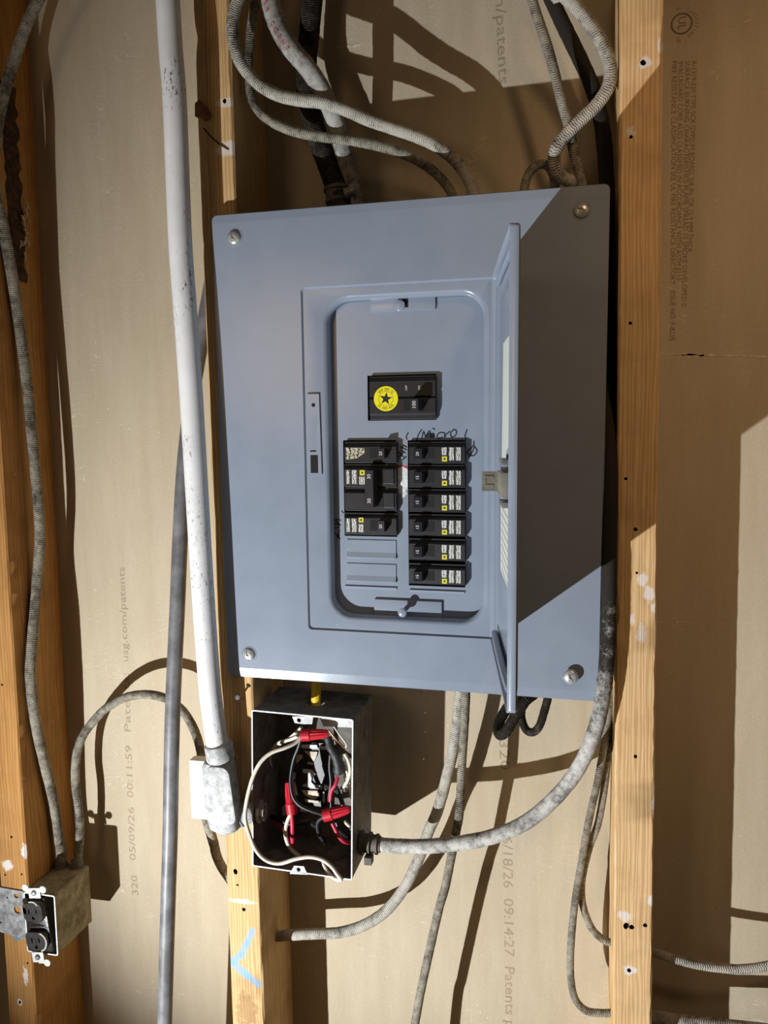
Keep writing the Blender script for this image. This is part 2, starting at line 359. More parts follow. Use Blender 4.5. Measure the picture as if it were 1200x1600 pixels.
def text(bm, s, size, origin, right=(1, 0, 0), up=(0, 0, 1), align='LEFT', mi=0, squeeze=1.0, space=1.0):
    """flat lettering laid on a surface"""
    key = (s, align, space)
    if key not in _gl:
        cu = bpy.data.curves.new('lettering', 'FONT'); cu.body = s; cu.size = 1.0; cu.align_x = align; cu.align_y = 'CENTER'; cu.resolution_u = 2; cu.space_character = space
        ob = bpy.data.objects.new('lettering', cu); me, d = clean_mesh_from(ob); bpy.data.curves.remove(d)
        _gl[key] = ([tuple(v.co) for v in me.vertices], [tuple(p.vertices) for p in me.polygons]); bpy.data.meshes.remove(me)
    V, F = _gl[key]; r, u, o = Vector(right), Vector(up), Vector(origin)
    vs = [bm.verts.new(o + r * (x * size * squeeze) + u * (y * size)) for x, y, z in V]
    for f in F:
        try: g = bm.faces.new([vs[i] for i in f]); g.material_index = mi
        except ValueError: pass
    return bm
def cut(o, cutters):
    """cut real holes in o with throw-away meshes"""
    tmp = []
    for bm in cutters:
        bmesh.ops.recalc_face_normals(bm, faces=bm.faces)
        c = link('cutter', bm, MT['hole'], None, False, origin=False); c.parent = o.parent; c.matrix_basis = Matrix.Identity(4) if o.parent else Matrix.Identity(4)
        tmp.append(c); md = o.modifiers.new('cut', 'BOOLEAN'); md.operation = 'DIFFERENCE'; md.object = c; md.solver = 'EXACT'
    bpy.context.view_layer.update()
    dg = bpy.context.evaluated_depsgraph_get(); me = bpy.data.meshes.new_from_object(o.evaluated_get(dg)); old = o.data
    o.modifiers.clear(); o.data = me; nm = old.name; bpy.data.meshes.remove(old); me.name = nm
    for c in tmp: d = c.data; bpy.data.objects.remove(c); bpy.data.meshes.remove(d)
    me.shade_smooth(); me.set_sharp_from_angle(angle=math.radians(40))
    return o

# ---------------------------------------------------------------- large structure: drywall and studs
def place(o, label, cat, group=None): return tagit(o, label, cat, group)
DW = 3.5
wall = link('wall_back', box(B(), (-26, DW, -42), (36, DW + 0.5, 32)), MT['drywall'], None, False, origin=False)
tagit(wall, 'brown paper back of the drywall behind the studs', None, None, 'structure')

def stud(name, x0, x1, seed, notches, holes, marks, label, left_trim=0.0, light=W_L, dark=W_D):
    rnd = random.Random(seed); bm = B(); Ls = []
    c = 0.07; z = -40.0
    while z <= 31:
        j = [rnd.uniform(-0.02, 0.02) for _ in range(8)]
        dl = dr = 0.0
        for (nz, hw, dpt, side) in notches:
            k = max(0.0, 1 - abs(z - nz) / hw)
            if side < 0: dl = max(dl, dpt * k * rnd.uniform(0.6, 1))
            else: dr = max(dr, dpt * k * rnd.uniform(0.6, 1))
        Ls.append([(x0 + c + dl + j[0], 0, z), (x1 - c - dr + j[1], 0, z), (x1 + j[2] * 0.4, c + dr, z), (x1 + j[3] * 0.4, DW - 0.001, z),
                   (x0 + j[4] * 0.4, DW - 0.001, z), (x0 + j[5] * 0.4, c + dl, z)])
        z += 0.5
    loops(bm, Ls, True, True); bmesh.ops.recalc_face_normals(bm, faces=bm.faces)
    m = mat_wood(name + '_pine', seed * 3.7, light, dark, marks)
    o = link('wood_stud', bm, [m, MT['hole']], None, True, 30, origin=False)
    place(o, label, 'stud', 'wall studs')
    if holes:
        cs = []
        for (px, py, r) in holes:
            q = at(px, py, 0.0); b = B(); prism(b, [(q[0] + a * rnd.uniform(.8, 1.2), q[2] + d * rnd.uniform(.8, 1.3)) for a, d in ngon(0, 0, r, 9)], -0.2, 0.35); cs.append(b)
        cut(o, cs)
    return o
def mk(px, py, rx, rz, col, rag=0.5, ns=70, op=0.9, Y=0.0):
    q = at(px, py, Y); return (q[0], q[2], rx, rz, col, rag, ns, op)
WHT = (228, 220, 212); BLU = (128, 176, 208)
stud('stud_a', -11.43, -9.93, 3, [], [(18, 1308, .06), (8, 1367, .05), (34, 1366, .05), (43, 1505, .05), (31, 1566, .07), (3, 1070, .05)],
     [mk(12, 1352, .35, .3, WHT, .7, 90), mk(40, 1525, .15, .5, WHT, .8, 120), mk(31, 1566, .16, .2, WHT, .4, 90), mk(38, 1330, .2, .4, WHT, .9, 140), mk(26, 1464, .24, .22, (96, 134, 160), .25, 40)],
     'pine wall stud carrying the outlet box, farthest from the grey panel', light=lin((196, 146, 82)), dark=lin((150, 100, 48)))
stud('stud_b', 0.0, 1.5, 7, [(16.0, .8, .18, -1), (14.7, .4, .1, 1), (8, .6, .06, -1), (-3, 1.6, .06, -1), (-17.5, .4, .12, -1)],
     [(351, 158, .09), (368, 1362, .11), (371, 1383, .05), (381, 1421, .08)],
     [mk(355, 160, .55, .22, WHT, .35, 60, .7), mk(357, 232, .6, .35, WHT, .5, 60, .75), mk(377, 1408, .7, .12, WHT, .8, 90, .7),
      ('seg', (395, 1454), (386, 1474), .17, BLU), ('seg', (386, 1474), (377, 1492), .2, BLU), ('seg', (377, 1492), (364, 1502), .2, BLU), ('seg', (366, 1506), (384, 1522), .24, BLU), ('seg', (384, 1522), (404, 1538), .2, BLU),
      mk(385, 1580, .6, .9, (150, 116, 76), .9, 60, .6)],
     'pine wall stud behind the panel edge and beside the junction box', light=lin((222, 190, 138)), dark=lin((176, 130, 76)))
stud('stud_c', 15.993, 17.42, 11, [(13.4, .5, .08, 1), (-6.4, .5, .1, -1)],
     [(1005, 98, .1), (986, 214, .06), (978, 748, .06), (993, 827, .07), (995, 895, .05), (993, 1182, .07), (978, 1447, .12), (987, 1449, .09), (1008, 1446, .08), (983, 1516, .08), (985, 505, .06)],
     [mk(1008, 98, .25, .25, WHT, .5, 80), mk(985, 206, .2, .2, WHT, .9, 120), mk(1004, 905, .22, .3, WHT, .5, 90), mk(1014, 928, .22, .4, WHT, .5, 90), mk(1025, 950, .2, .3, WHT, .5, 90),
      mk(1002, 990, .18, .4, WHT, .9, 120, .8), mk(988, 968, .1, .25, WHT, .8, 120, .8), mk(1024, 1255, .16, .3, WHT, .8, 90, .8), mk(1019, 1408, .22, .26, WHT, .35, 90), mk(983, 1516, .3, .22, WHT, .7, 90), mk(975, 1432, .3, .25, WHT, .8, 90, .8), mk(1032, 70, .1, .35, WHT, .5, 80)],
     'pine wall stud with the open drywall bay beyond it', light=lin((232, 200, 150)), dark=lin((186, 140, 84)))

# printing on the drywall paper (parts of the wall)
def wall_text(s, px, py0, py1, down=True, px1=None, squeeze=0.9, size=None, mat='ink', name='printed_text'):
    a = at(px, py0, DW); b = at(px1 if px1 is not None else px, py1, DW)
    t = B(); text(t, s, 1.0, (0, 0, 0)); wdt = max(v.co.x for v in t.verts); t.free()
    L = abs(a[2] - b[2]); size = size or 0.5
    sq = L / (wdt * size); bm = B()
    d = Vector((b[0] - a[0], 0, b[2] - a[2])).normalized()
    up = Vector((-d.z, 0, d.x)) 
    text(bm, s, size, (a[0], DW - 0.004, a[2]), d, up, squeeze=sq)
    return link(name, bm, MT[mat], wall, False)
wall_text('usg.com/patents', 776, -112, 131, px1=787, size=.62)
wall_text('320', 786, 1154, 1203, px1=789, size=.62)
wall_text('6/18/26  09:14:27  Patents p', 792, 1306, 1606, px1=797, size=.62)
wall_text('usg.com/patents', 196, 1035, 886, px1=190, size=.5)
wall_text('Patents:', 200, 1145, 1052, px1=197, size=.5)
wall_text('05/09/26  00:11:59', 208, 1345, 1165, px1=201, size=.5)
wall_text('320', 212, 1400, 1368, px1=210, size=.5)
for i, (s, y1) in enumerate((('FIRE RESISTANCE CLASSIFICATION SEE UL FIRE RESISTANCE DIRECTORY   ISSUE NO. F-8235', 532),
                             ('WALLBOARD CORE ALSO CLASSIFIED IN ACCORDANCE WITH ASTM E119', 438),
                             ('SURFACE BURNING CHARACTERISTICS FLAME SPREAD 15 SMOKE DEVELOPED 0', 479),
                             ('R-1319-320 TYPE SCX GYPSUM BOARD, 5/8 IN. OR 15.9 MM THICK', 395))):
    wall_text(s, 1053 + i * 10.4, 95, y1, px1=1050 + i * 9.2, size=.27, mat='ink_dark')
q = at(1065, 37, DW); bm = B()
loops(bm, [[(q[0] + a, DW - .004, q[2] + b) for a, b in ngon(0, 0, r, 28)] for r in (.40, .33)])
text(bm, 'UL', .42, (q[0], DW - .004, q[2] + .02), (0, 0, -1), (1, 0, 0), 'CENTER')
for i, ch in enumerate('CLASSIFIED'):
    t = math.radians(62 - i * 13.5); n = Vector((math.cos(t), 0, math.sin(t)))
    text(bm, ch, .17, Vector((q[0], DW - .004, q[2])) + n * .54, (n.z, 0, -n.x), n, 'CENTER')
text(bm, 'C', .2, (q[0] - .1, DW - .004, q[2] + .54), (0, 0, -1), (1, 0, 0), 'CENTER'); text(bm, 'US', .2, (q[0] - .1, DW - .004, q[2] - .58), (0, 0, -1), (1, 0, 0), 'CENTER')
link('printed_emblem', bm, MT['ink_dark'], wall, False)
def score(pts, wd, seed):
    rnd = random.Random(seed); bm = B(); A, Cc = [], []
    for px, py in pts:
        q = at(px, py, DW); t = wd * rnd.uniform(.5, 1.6); A.append((q[0], q[2] + t)); Cc.append((q[0], q[2] - t * rnd.uniform(.4, 1.3)))
    prism(bm, A + Cc[::-1], DW - 0.012, DW + 0.05); return link('score_line', bm, MT['gypsum'], wall, False)
score([(1000 + i * 6, 552 + i * 0.17) for i in range(45)], .035, 4)
score([(497 + i * 3, 77 - i * 0.3) for i in range(23)], .04, 5)
score([(1064 + i * 4, 556) for i in range(10)], .07, 8)

# ---------------------------------------------------------------- breaker panel
panel = empty('breaker_panel', PAN_C, 'grey breaker panel with its door standing open, fixed between two studs', 'breaker panel', rot=PAN_R)
HW, HH = 7.4985, 9.288
def rr3(u0, u1, v0, v1, r, y, n=9): return [(a, y, b) for a, b in rrect(u0, u1, v0, v1, r, n)]
bm = B(); L = []
s1, s2 = math.tan(math.radians(5)), math.tan(math.radians(7.4))
def slope(ring): return [(a, max(0, b - (HH - .36)) * s1 + max(0, -(HH - .42) - b) * s2, b) for a, y, b in ring]
L.append(rr3(-HW, HW, -HH, HH, .22, .55)); L.append([(a, y + .09, b) for a, y, b in slope(rr3(-HW, HW, -HH, HH, .22, 0))])
L.append(slope(rr3(-HW + .05, HW - .05, -HH + .05, HH - .05, .2, 0)))
L.append(slope(rr3(-HW + .055, HW - .055, -HH + .075, HH - .075, .19, 0)))
L.append(slope(rr3(-HW + .058, HW - .058, -HH + .38, HH - .33, .05, 0)))
L.append(rr3(-HW + .06, HW - .06, -HH + .42, HH - .36, .04, 0)); L.append(rr3(-HW + .065, HW - .065, -HH + .44, HH - .38, .04, 0))
L.append(rr3(-3.90, 3.76, -7.12, 6.37, .18, 0)); L.append(rr3(-3.86, 3.72, -7.08, 6.33, .16, 0)); L.append(rr3(-3.80, 3.66, -7.02, 6.27, .14, .085))
L.append(rr3(-3.05, 3.32, -6.66, 6.0, 1.05, .085))
for ins, y in ((.05, .095), (.11, .13), (.17, .2), (.21, .30), (.22, .66)):
    L.append(rr3(-3.05 + ins, 3.32 - ins, -6.66 + ins, 6.0 - ins, 1.05 - ins, y))
loops(bm, L); bmesh.ops.recalc_face_normals(bm, faces=bm.faces)
for f in bm.faces:
    pass
cover = link('cover', bm, MT['paint'], panel, True, 35)
md = cover.modifiers.new('sheet', 'SOLIDIFY'); md.thickness = 0.05 * I; md.offset = -1
# which way is outside: normals must face the room (-y)
if sum(p.normal.y * p.area for p in cover.data.polygons) > 0: cover.data.flip_normals()
# enclosure (tub) behind the cover
bm = B(); plate(bm, [rrect(-6.45, 6.75, -9.0, 8.95, .1, 3), rrect(-6.37, 6.67, -8.92, 8.87, .06, 3)[::-1]], .12, 3.85)
box(bm, (-6.4, 3.78, -8.95), (6.7, 3.85, 8.9))
link('enclosure', bm, MT['paint'], panel, False)
# cover screws
def screw_bm(r, h):
    bm = B(); lathe(bm, (0, .02, 0), (0, -1, 0), [(0, r * .45), (h - .06 + .02, r * .45), (h - .06 + .021, r), (h + .0, r * .97), (h + .05, r * .8), (h + .085, r * .45), (h + .1, .01)], 26)
    bmesh.ops.recalc_face_normals(bm, faces=bm.faces); return bm
def slots(h, w=.035):
    a = B(); box(a, (-.4, -h - .3, -w / 2), (.4, -h - .035, w / 2)); return [a]
for i, ((px, py), h, rot, phil) in enumerate((((365, 371), .06, .9, 0), ((909, 328), .07, .35, 0), ((388, 1023), .06, 1.1, 0), ((892, 1058), .24, 1.0, 1))):
    u, v = pl(px, py, h); o = link('screw', screw_bm(.285, h), MT['screw'], panel)
    cs = slots(h)
    c2 = B(); cyl(c2, (0, -h - .3, 0), (0, -h - .02, 0), .06, n=10); cs.append(c2)
    cut(o, cs); o.location = Vector((u, 0, v)) * I; o.rotation_euler = (0, rot, 0)
    cw = B(); lathe(cw, (0, .0, 0), (0, -1, 0), [(-.01, .36), (.012, .345), (.013, .30), (.001, .295)], 26); wsh = link('screw_seat', cw, MT['paint'], panel); wsh.location = o.location
# dead front
DD = -0.60; DF = .60                             # depth of its face behind the cover
def dq(px, py, d=DD): return pl(px, py, d)
mu0, mv1 = dq(574, 587); mu1, mv0 = dq(682, 656)
lu0, lv1 = dq(536, 688); lu1, lv0 = dq(621, 839); ru0, rv1 = dq(637, 688); ru1, rv0 = dq(727, 918)
bm = B(); plate(bm, [rrect(-3.0, 3.25, -6.62, 5.95, 1.0, 8), [(mu0, mv0), (mu0, mv1), (mu1, mv1), (mu1, mv0)], [(lu0, lv0), (lu0, lv1), (lu1, lv1), (lu1, lv0)], [(ru0, rv0), (ru0, rv1), (ru1, rv1), (ru1, rv0)]], DF, DF + .06)
dead = link('dead_front', bm, MT['paint'], panel, False)
bm = B(); box(bm, (-2.9, 1.6, -6.4), (3.1, 1.65, 5.8)); link('interior_back', bm, MT['black_matte'], panel, False)
# twist-out filler plates of the blank spaces
for k, (y0, y1) in enumerate(((842, 874), (879, 911))):
    a = dq(540, y0); b = dq(620, y1); bm = B()
    zt, zb = a[1] - .02, b[1] + .02
    prism(bm, [(DF + .005, zt), (DF - .04, zt), (DF - .04, zb + .24), (DF - .11, zb + .03), (DF - .10, zb), (DF + .005, zb)], a[0] + .06, b[0] - .02, 'x'); link('filler_plate', bm, MT['paint'], panel, False)
for (x0, x1, y) in ((539, 620, 915), (640, 726, 921)):
    a = dq(x0, y); b = dq(x1, y + 7); bm = B(); prism(bm, [(DF + .005, a[1]), (DF - .07, a[1]), (DF - .02, b[1]), (DF + .005, b[1])], a[0], b[0], 'x'); link('filler_plate', bm, MT['paint'], panel, False)
# top tab with painted key slot and knob, bottom tab with long screw knob
a = dq(579, 489); b = dq(681, 466); bm = B(); box(bm, (a[0], DF - .11, a[1]), (b[0], DF + .01, b[1] + .1), .04); link('mounting_tab', bm, MT['paint'], panel)
a = dq(584, 957, -.45); b = dq(690, 941, -.45); bm = B(); box(bm, (a[0], DF - .12, a[1] - .25), (b[0], DF + .01, b[1]), .04); link('mounting_tab', bm, MT['paint'], panel)
def knob(px, py, h, r):
    u, v = dq(px, py, -DF + .1 + h); bm = B(); lathe(bm, (u, DF, v), (u, DF - 1, v), [(0, r * .5), (.1 + h - .1, r * .5), (.1 + h - .09, r), (.1 + h - .03, r), (.1 + h, r * .7), (.1 + h + .01, .02)], 20); return link('knob', bm, MT['paint'], panel)
knob(624, 477, .16, .2); knob(628, 958, .52, .17)
u, v = dq(634, 472, -.5); bm = B(); box(bm, (u - .13, DF - .116, v - .2), (u + .1, DF - .10, v + .22), .005); link('key_slot_shade', bm, MT['black_matte'], panel, False)  # flat black plate, the slot's inner shade given as colour
# catch strip at the left of the opening
RB = .085
a = pl(481, 740); b = pl(501, 615)
bm = B()
A1 = pl(480, 616, -RB); A2 = pl(500, 650, -RB); A3 = pl(496, 706, -RB); A4 = pl(502, 741, -RB)
prism(bm, [(A1[0], A1[1]), (A1[0] + .5, A1[1]), (A1[0] + .55, A4[1]), (pl(485, 741, -RB)[0], A4[1]), (pl(483, 706, -RB)[0] + .02, A3[1]), (A3[0] - .03, A3[1]), (A2[0] - .08, A2[1] + .06), (A1[0] + .08, A2[1])], RB + .001, RB - .075)
link('catch_plate', bm, MT['paint'], panel, False)
a = pl(486, 739, -.04); b = pl(497, 711, -.04); bm = B(); box(bm, (a[0], RB - .082, a[1]), (b[0], RB - .07, b[1]), .004); link('catch_slot_shade', bm, MT['black_matte'], panel, False)  # black plate on the strip, shade of the slot painted
u, v = pl(490, 633, -.04); bm = B(); cyl(bm, (u, RB - .07, v), (u, RB - .082, v), .075, n=14); link('catch_hole_shade', bm, MT['black_matte'], panel, False)  # black disc painted as the shaded hole, nothing is cut
# hinge leaves
for (py0, py1) in ((522, 556), (886, 916)):
    a = pl(774, py1); b = pl(774, py0); bm = B(); box(bm, (a[0] - .07, -.05, a[1]), (a[0] + .02, .08, b[1]), .015); link('hinge', bm, MT['bright_steel'], panel)

# door: hinged at u = HX, opened a little past square
HX, DZ1, DZ0, DWD, DANG = 3.687, 6.30, -7.03, 7.73, 0.167
door = bpy.data.objects.new('door', None); COL.objects.link(door); door.parent = panel; door.empty_display_size = .02
# door frame: x = along the width from the hinge, y = outward face side, z = up; local +y points to the shaded (outer) side
door.location = Vector((HX, -.04, 0)) * I
door.rotation_euler = (0, 0, -(math.pi / 2 - DANG))
DM = Matrix.Rotation(-(math.pi / 2 - DANG), 3, 'Z')
def ondoor(px, py, n=0.0):
    """pixel -> (s, v) on the inner face of the door"""
    R = PAN_N @ np.array(DM); o = PAN_C + PAN_N @ np.array([HX, -.04, 0]); nn = R @ np.array([0, -1, 0]); o2 = o + nn * n; r = ray(px, py)
    t = ((o2 - CAM_C) @ nn) / (r @ nn); q = R.T @ (CAM_C + t * r - o); return (q[0], q[2])
bm = B(); L = []
x0, x1, z0, z1 = 0.0, DWD, DZ0, DZ1
for ins, y, r in ((0.0, -.26, .1), (0.0, -.03, .1), (.03, 0.0, .1), (.3, 0.0, .12), (.36, .05, .3), (.95, .05, .8), (1.02, .02, .8)):
    L.append([(a, y, b) for a, b in rrect(x0 + ins * .8, x1 - ins, z0 + ins, z1 - ins, r, 7)])
loops(bm, L, False, True); bmesh.ops.recalc_face_normals(bm, faces=bm.faces)
dp = link('door_panel', bm, MT['paint'], door, True, 35)
md = dp.modifiers.new('sheet', 'SOLIDIFY'); md.thickness = 0.045 * I; md.offset = 0
bm = B()                                         # pressed stiffening rail along the bottom edge
tube(bm, [(.5, -.12, DZ0 + .34), (2.5, -.13, DZ0 + .33), (5, -.13, DZ0 + .33), (6.8, -.1, DZ0 + .34)], .13, 10, 4); link('stiffener', bm, MT['paint'], door)
bm = B(); tube(bm, [(.5, -.06, DZ1 - .34), (3, -.08, DZ1 - .33), (6.9, -.06, DZ1 - .34)], .09, 10, 4); link('stiffener', bm, MT['paint'], door)
def dlabel(p, mat='paper'):
    bm = B(); pts = [ondoor(*c) for c in p]; vs = [bm.verts.new((s, .004, v)) for s, v in pts]
    prism_pts = pts; bm.free(); bm = B(); prism(bm, prism_pts, -.012, .02); return link('label_sheet', bm, MT[mat], door, False)
dlabel([(787, 537), (799.5, 519), (797.5, 722), (784.5, 722)]); dlabel([(783, 778), (796, 778), (795, 922), (782.5, 890)])
bm = B()
for k in range(9):
    s0, v0 = ondoor(784, 790 + k * 12); s1_, v1_ = ondoor(794, 790 + k * 12 + 9); prism(bm, [(s0, v0), (s1_, v0 - .1), (s1_, v0 - .125), (s0, v0 - .025)], -.016, -.011)
link('label_lines', bm, MT['ink_dark'], door, False)
# latch on the inner face
ls, lv = ondoor(790, 745); ls = 6.1
a = ondoor(790, 778)[1]; b = ondoor(790, 711)[1]
bm = B(); box(bm, (ls - .55, -.34, a), (ls + .75, .04, a + .16), .03); box(bm, (ls - .55, -.30, a + .26), (ls + .75, .04, a + .40), .03); box(bm, (ls - .55, -.34, b - .16), (ls + .75, .04, b), .03); box(bm, (ls - .55, -.30, b - .40), (ls + .75, .04, b - .26), .03); link('latch_guide', bm, MT['steel'], door)
bm = B(); box(bm, (ls - .45, -.42, a + .36), (ls + .9, .0, b - .36), .03); link('latch_body', bm, MT['bright_steel'], door)
bm = B(); prism(bm, [(ls - .75, a + .36), (ls - .75, b - .36), (ls - .45, b - .36), (ls - .45, a + .36)], -.78, -.0)
mid = (a + b) / 2
bm.free(); bm = B(); box(bm, (ls - .5, -.86, a + .4), (ls - .42, -.0, b - .4)); box(bm, (ls - .43, -.80, mid - .17), (ls - .40, -.52, mid - .09), .01); box(bm, (ls - .43, -.80, mid + .09), (ls - .40, -.52, mid + .17), .01); box(bm, (ls - .43, -.80, mid - .09), (ls - .405, -.74, mid + .09), .01)
link('latch_tongue', bm, MT['bright_steel'], door)
bm = B(); tube(bm, [(ls + .2, -.12, b - .1), (ls + .3, -.14, b + .15), (ls + .75, -.1, b + .36), (ls + 1.05, -.04, b + .36)], .075, 10, 5); link('latch_spring', bm, MT['steel'], door)

# marker writing, paint smear on the dead front
def strokes(lists, d=-.585, r=.027):
    bm = B()
    for s in lists:
        P = [(dq(x, y)[0], DF - .004, dq(x, y)[1]) for x, y in s]; tube(bm, P, r, 6, 4, flatten=.35)
    return bm
micro = [[(651, 688), (654, 679), (659, 671)], [(659, 686), (662, 674), (665, 682), (671, 673), (674, 684)], [(676, 669), (680, 671)], [(677, 676), (677, 684)],
         [(694, 676), (687, 676), (683, 681), (685, 685), (692, 683)], [(695, 676), (695, 684), (697, 679), (703, 674)], [(708, 672), (704, 677), (706, 683), (712, 680), (713, 673), (708, 671)],
         [(728, 688), (727, 680), (730, 671)]]
kit = [[(636, 687), (635, 682), (638, 676)], [(622, 715), (628, 709), (632, 705)], [(623, 706), (627, 710), (633, 716)], [(626, 703), (634, 708)], [(626, 698), (636, 703)], [(630, 695), (636, 699)], [(628, 701), (631, 695)], [(625, 716), (628, 719), (635, 713)]]
din = [[(532, 842), (522, 831), (519, 827)], [(530, 836), (527, 841), (531, 828)], [(523, 825), (531, 824)], [(522, 817), (532, 821), (524, 812), (533, 813)], [(534, 798), (537, 802)], [(523, 832), (518, 836)]]
arrow = [[(741, 689), (739, 697), (730, 706), (733, 710), (740, 712), (745, 706), (744, 701), (740, 698)], [(742, 696), (738, 706), (733, 714)]]
wr = [link('marker_writing', strokes(s), MT['pen'], panel, True) for s in (micro, kit, din, arrow)]
def patch(pts, y0, mat, name):
    bm = B(); prism(bm, [dq(x, y) for x, y in pts], DF - y0, DF + .005); return link(name, bm, MT[mat], panel, False)
patch([(621, 728), (627, 726), (633, 729), (637, 727), (637, 760), (621, 758)], .008, 'smear_r', 'paint_smear')
patch([(621, 733), (624, 731), (629, 729), (633, 731), (637, 733), (637, 764), (634, 766), (636, 771), (632, 776), (628, 779), (627, 772), (623, 770), (624, 766), (621, 763)], .012, 'smear_w', 'paint_smear')

# ---------------------------------------------------------------- breakers: every one a thing of its own
FACE = -.30                                       # breaker faces stand this far behind the cover plane
def bempty(name, u, v, label, group):
    o = empty(name, PAN_C + PAN_N @ np.array([u, DF, v]), label, 'circuit breaker', group, PAN_R); return o
def fq(px, py, d=FACE): return pl(px, py, d)
def body(bm, u0, u1, v0, v1, y=-FACE, gap=.0):
    """ribbed black case: raised face, low shoulders above and below"""
    box(bm, (u0, y + .14, v0), (u1, DF + .5, v1), .012)
    prism(bm, [(y + .2, v1 - .03), (y + .06, v1 - .12), (y, v1 - .20), (y, v0 + .06), (y + .05, v0 + .02), (y + .2, v0 + .01)], u0 + .02, u1 - .02, 'x')
def part(name, bm, mat, root, off, smooth=False):
    bmesh.ops.translate(bm, vec=(-off[0], -DF, -off[1]), verts=bm.verts); return link(name, bm, MT[mat], root, smooth)
def square_mark(bm, u, v, s, y): box(bm, (u - s, y - .006, v - s), (u + s, y + .01, v + s))
def single(y0, y1, side, num, label, group, prnt='print', mark=True, big=False):
    x0, x1 = (537, 620) if side < 0 else (638, 727)
    u0, v1 = fq(x0, y0); u1, v0 = fq(x1, y1); y = -FACE
    root = bempty('single_pole_breaker', (u0 + u1) / 2, v0, label, group); off = ((u0 + u1) / 2, v0)
    bm = B(); body(bm, u0, u1, v0 + .012, v1 - .012); part('body', bm, 'black', root, off)
    tx = (592, 604) if side < 0 else (648, 662); sx = (578, 591) if side < 0 else (663, 679)
    vt, vb = v1 - .26, v0 + .2; vm = (vt + vb) / 2
    bm = B(); box(bm, (fq(sx[0], y0)[0], y - .004, vb), (fq(sx[1], y0)[0], y + .02, vt)); part('toggle_slot_shade', bm, 'black_matte', root, off)  # thin black plate on the face, shade of the slot as colour
    ta, tb = fq(tx[0], y0)[0], fq(tx[1], y0)[0]; bm = B()
    h = .34
    prism(bm, [(ta - .02 * side, y + .02), (tb, y + .02), (tb - .02, y - h), (ta + .02, y - h + .06)] if side < 0 else [(ta, y + .02), (tb + .04, y + .02), (tb - .02, y - h + .06), (ta + .02, y - h)], vb + .01, vt - .01, 'z')
    t = part('toggle', bm, 'toggle', root, off)
    bm = B(); text(bm, num, .17, ((ta + tb) / 2, y - h - .004, vm), (0, 0, 1), (-1, 0, 0), 'CENTER'); 
    nb = part('rating_number', bm, 'white_ink', root, off)
    if side > 0: lx0, lx1 = 690, 722
    else: lx0, lx1 = 540, 569
    la, lb = fq(lx0, y0)[0], fq(lx1, y0)[0]
    if prnt == 'print_old':
        bm = B(); pts = [(la, v1 - .24), (lb, v1 - .25), (lb, vm + .0), (lb - .3, v0 + .2), (la, v0 + .14)]
        prism(bm, pts[::-1], y - .005, y + .01); part('print_block', bm, prnt, root, off)
    else:
        cols = ((0, .24), (.36, .60), (.70, .93)); bm = B()
        if side < 0: cols = ((.03, .22), (.33, .58), (.68, .96))
        for i, (p, q_) in enumerate(cols):
            top, bot = v1 - .23, v0 + .13
            if side > 0 and i == 0: bot = vm - .06
            if side < 0 and i == 2: top = vm + .03
            a, b = la + (lb - la) * p, la + (lb - la) * q_
            prism(bm, [(a, bot), (a, top), (b, top), (b, bot)], y - .005, y + .01)
        part('print_block', bm, prnt, root, off)
    if mark:
        mu = la + .11 if side > 0 else lb - .13; mv = v0 + .19 if side > 0 else v1 - .28
        bm = B(); square_mark(bm, mu, mv, .095, y); part('yellow_mark', bm, 'sq_yellow', root, off)
        bm = B(); square_mark(bm, mu, mv, .035, y - .004); part('yellow_mark_dot', bm, 'black', root, off)
    return root
GR = 'single pole breakers under the main breaker'
single(690, 725, 1, '20', 'black single pole breaker under the word Micro, top of its column of six', GR)
single(726, 763, 1, '15', 'black single pole breaker beside the white paint smear, second of the column of six', GR)
single(764, 802, 1, '15', 'black single pole breaker, third of the column of six', GR)
single(803, 840, 1, '15', 'black single pole breaker, fourth of the column of six', GR)
single(841, 879, 1, '15', 'black single pole breaker, fifth of the column of six', GR)
single(880, 917, 1, '15', 'black single pole breaker at the bottom of the column of six', GR)
single(690, 724, -1, '20', 'black breaker with worn silvery print, directly above the tied two pole breaker', GR, 'print_old', False)
single(801, 838, -1, '20', 'black breaker beside the marker note DIN, directly above the blank filler plates', GR)
# two-pole breaker with a tied handle
u0, v1 = fq(537, 725); u1, v0 = fq(620, 800); y = -FACE; vm = (v0 + v1) / 2; off = ((u0 + u1) / 2, v0)
r2 = bempty('double_pole_breaker', off[0], v0, 'black two pole breaker whose tall tied handle reads 30 twice', None)
bm = B(); body(bm, u0, u1, vm + .012, v1 - .012); body(bm, u0, u1, v0 + .012, vm - .012); part('body', bm, 'black', r2, off)
ta, tb = fq(574, 760)[0], fq(588, 760)[0]
bm = B(); box(bm, (ta - .12, y - .004, v0 + .2), (tb + .42, y + .02, v0 + .72)); box(bm, (ta - .12, y - .004, vm + .2), (tb + .42, y + .02, vm + .72)); part('toggle_slot_shade', bm, 'black_matte', r2, off)  # two black plates painted as the shaded toggle slots
bm = B(); prism(bm, [(ta, y + .02), (tb + .05, y + .02), (tb - .02, y - .42), (ta + .02, y - .42)], v0 + .22, v1 - .22, 'z'); part('toggle', bm, 'toggle', r2, off)
bm = B(); text(bm, '30', .2, ((ta + tb) / 2, y - .425, v1 - .46), (0, 0, 1), (-1, 0, 0), 'CENTER'); text(bm, '30', .2, ((ta + tb) / 2, y - .425, v0 + .46), (0, 0, 1), (-1, 0, 0), 'CENTER'); part('rating_number', bm, 'white_ink', r2, off)
for va in (v0, vm):
    a, b = fq(600, 760)[0], fq(616, 760)[0]; bm = B(); box(bm, (a, y - .05, va + .16), (b, y + .02, va + .74), .02); part('end_block', bm, 'black', r2, off)
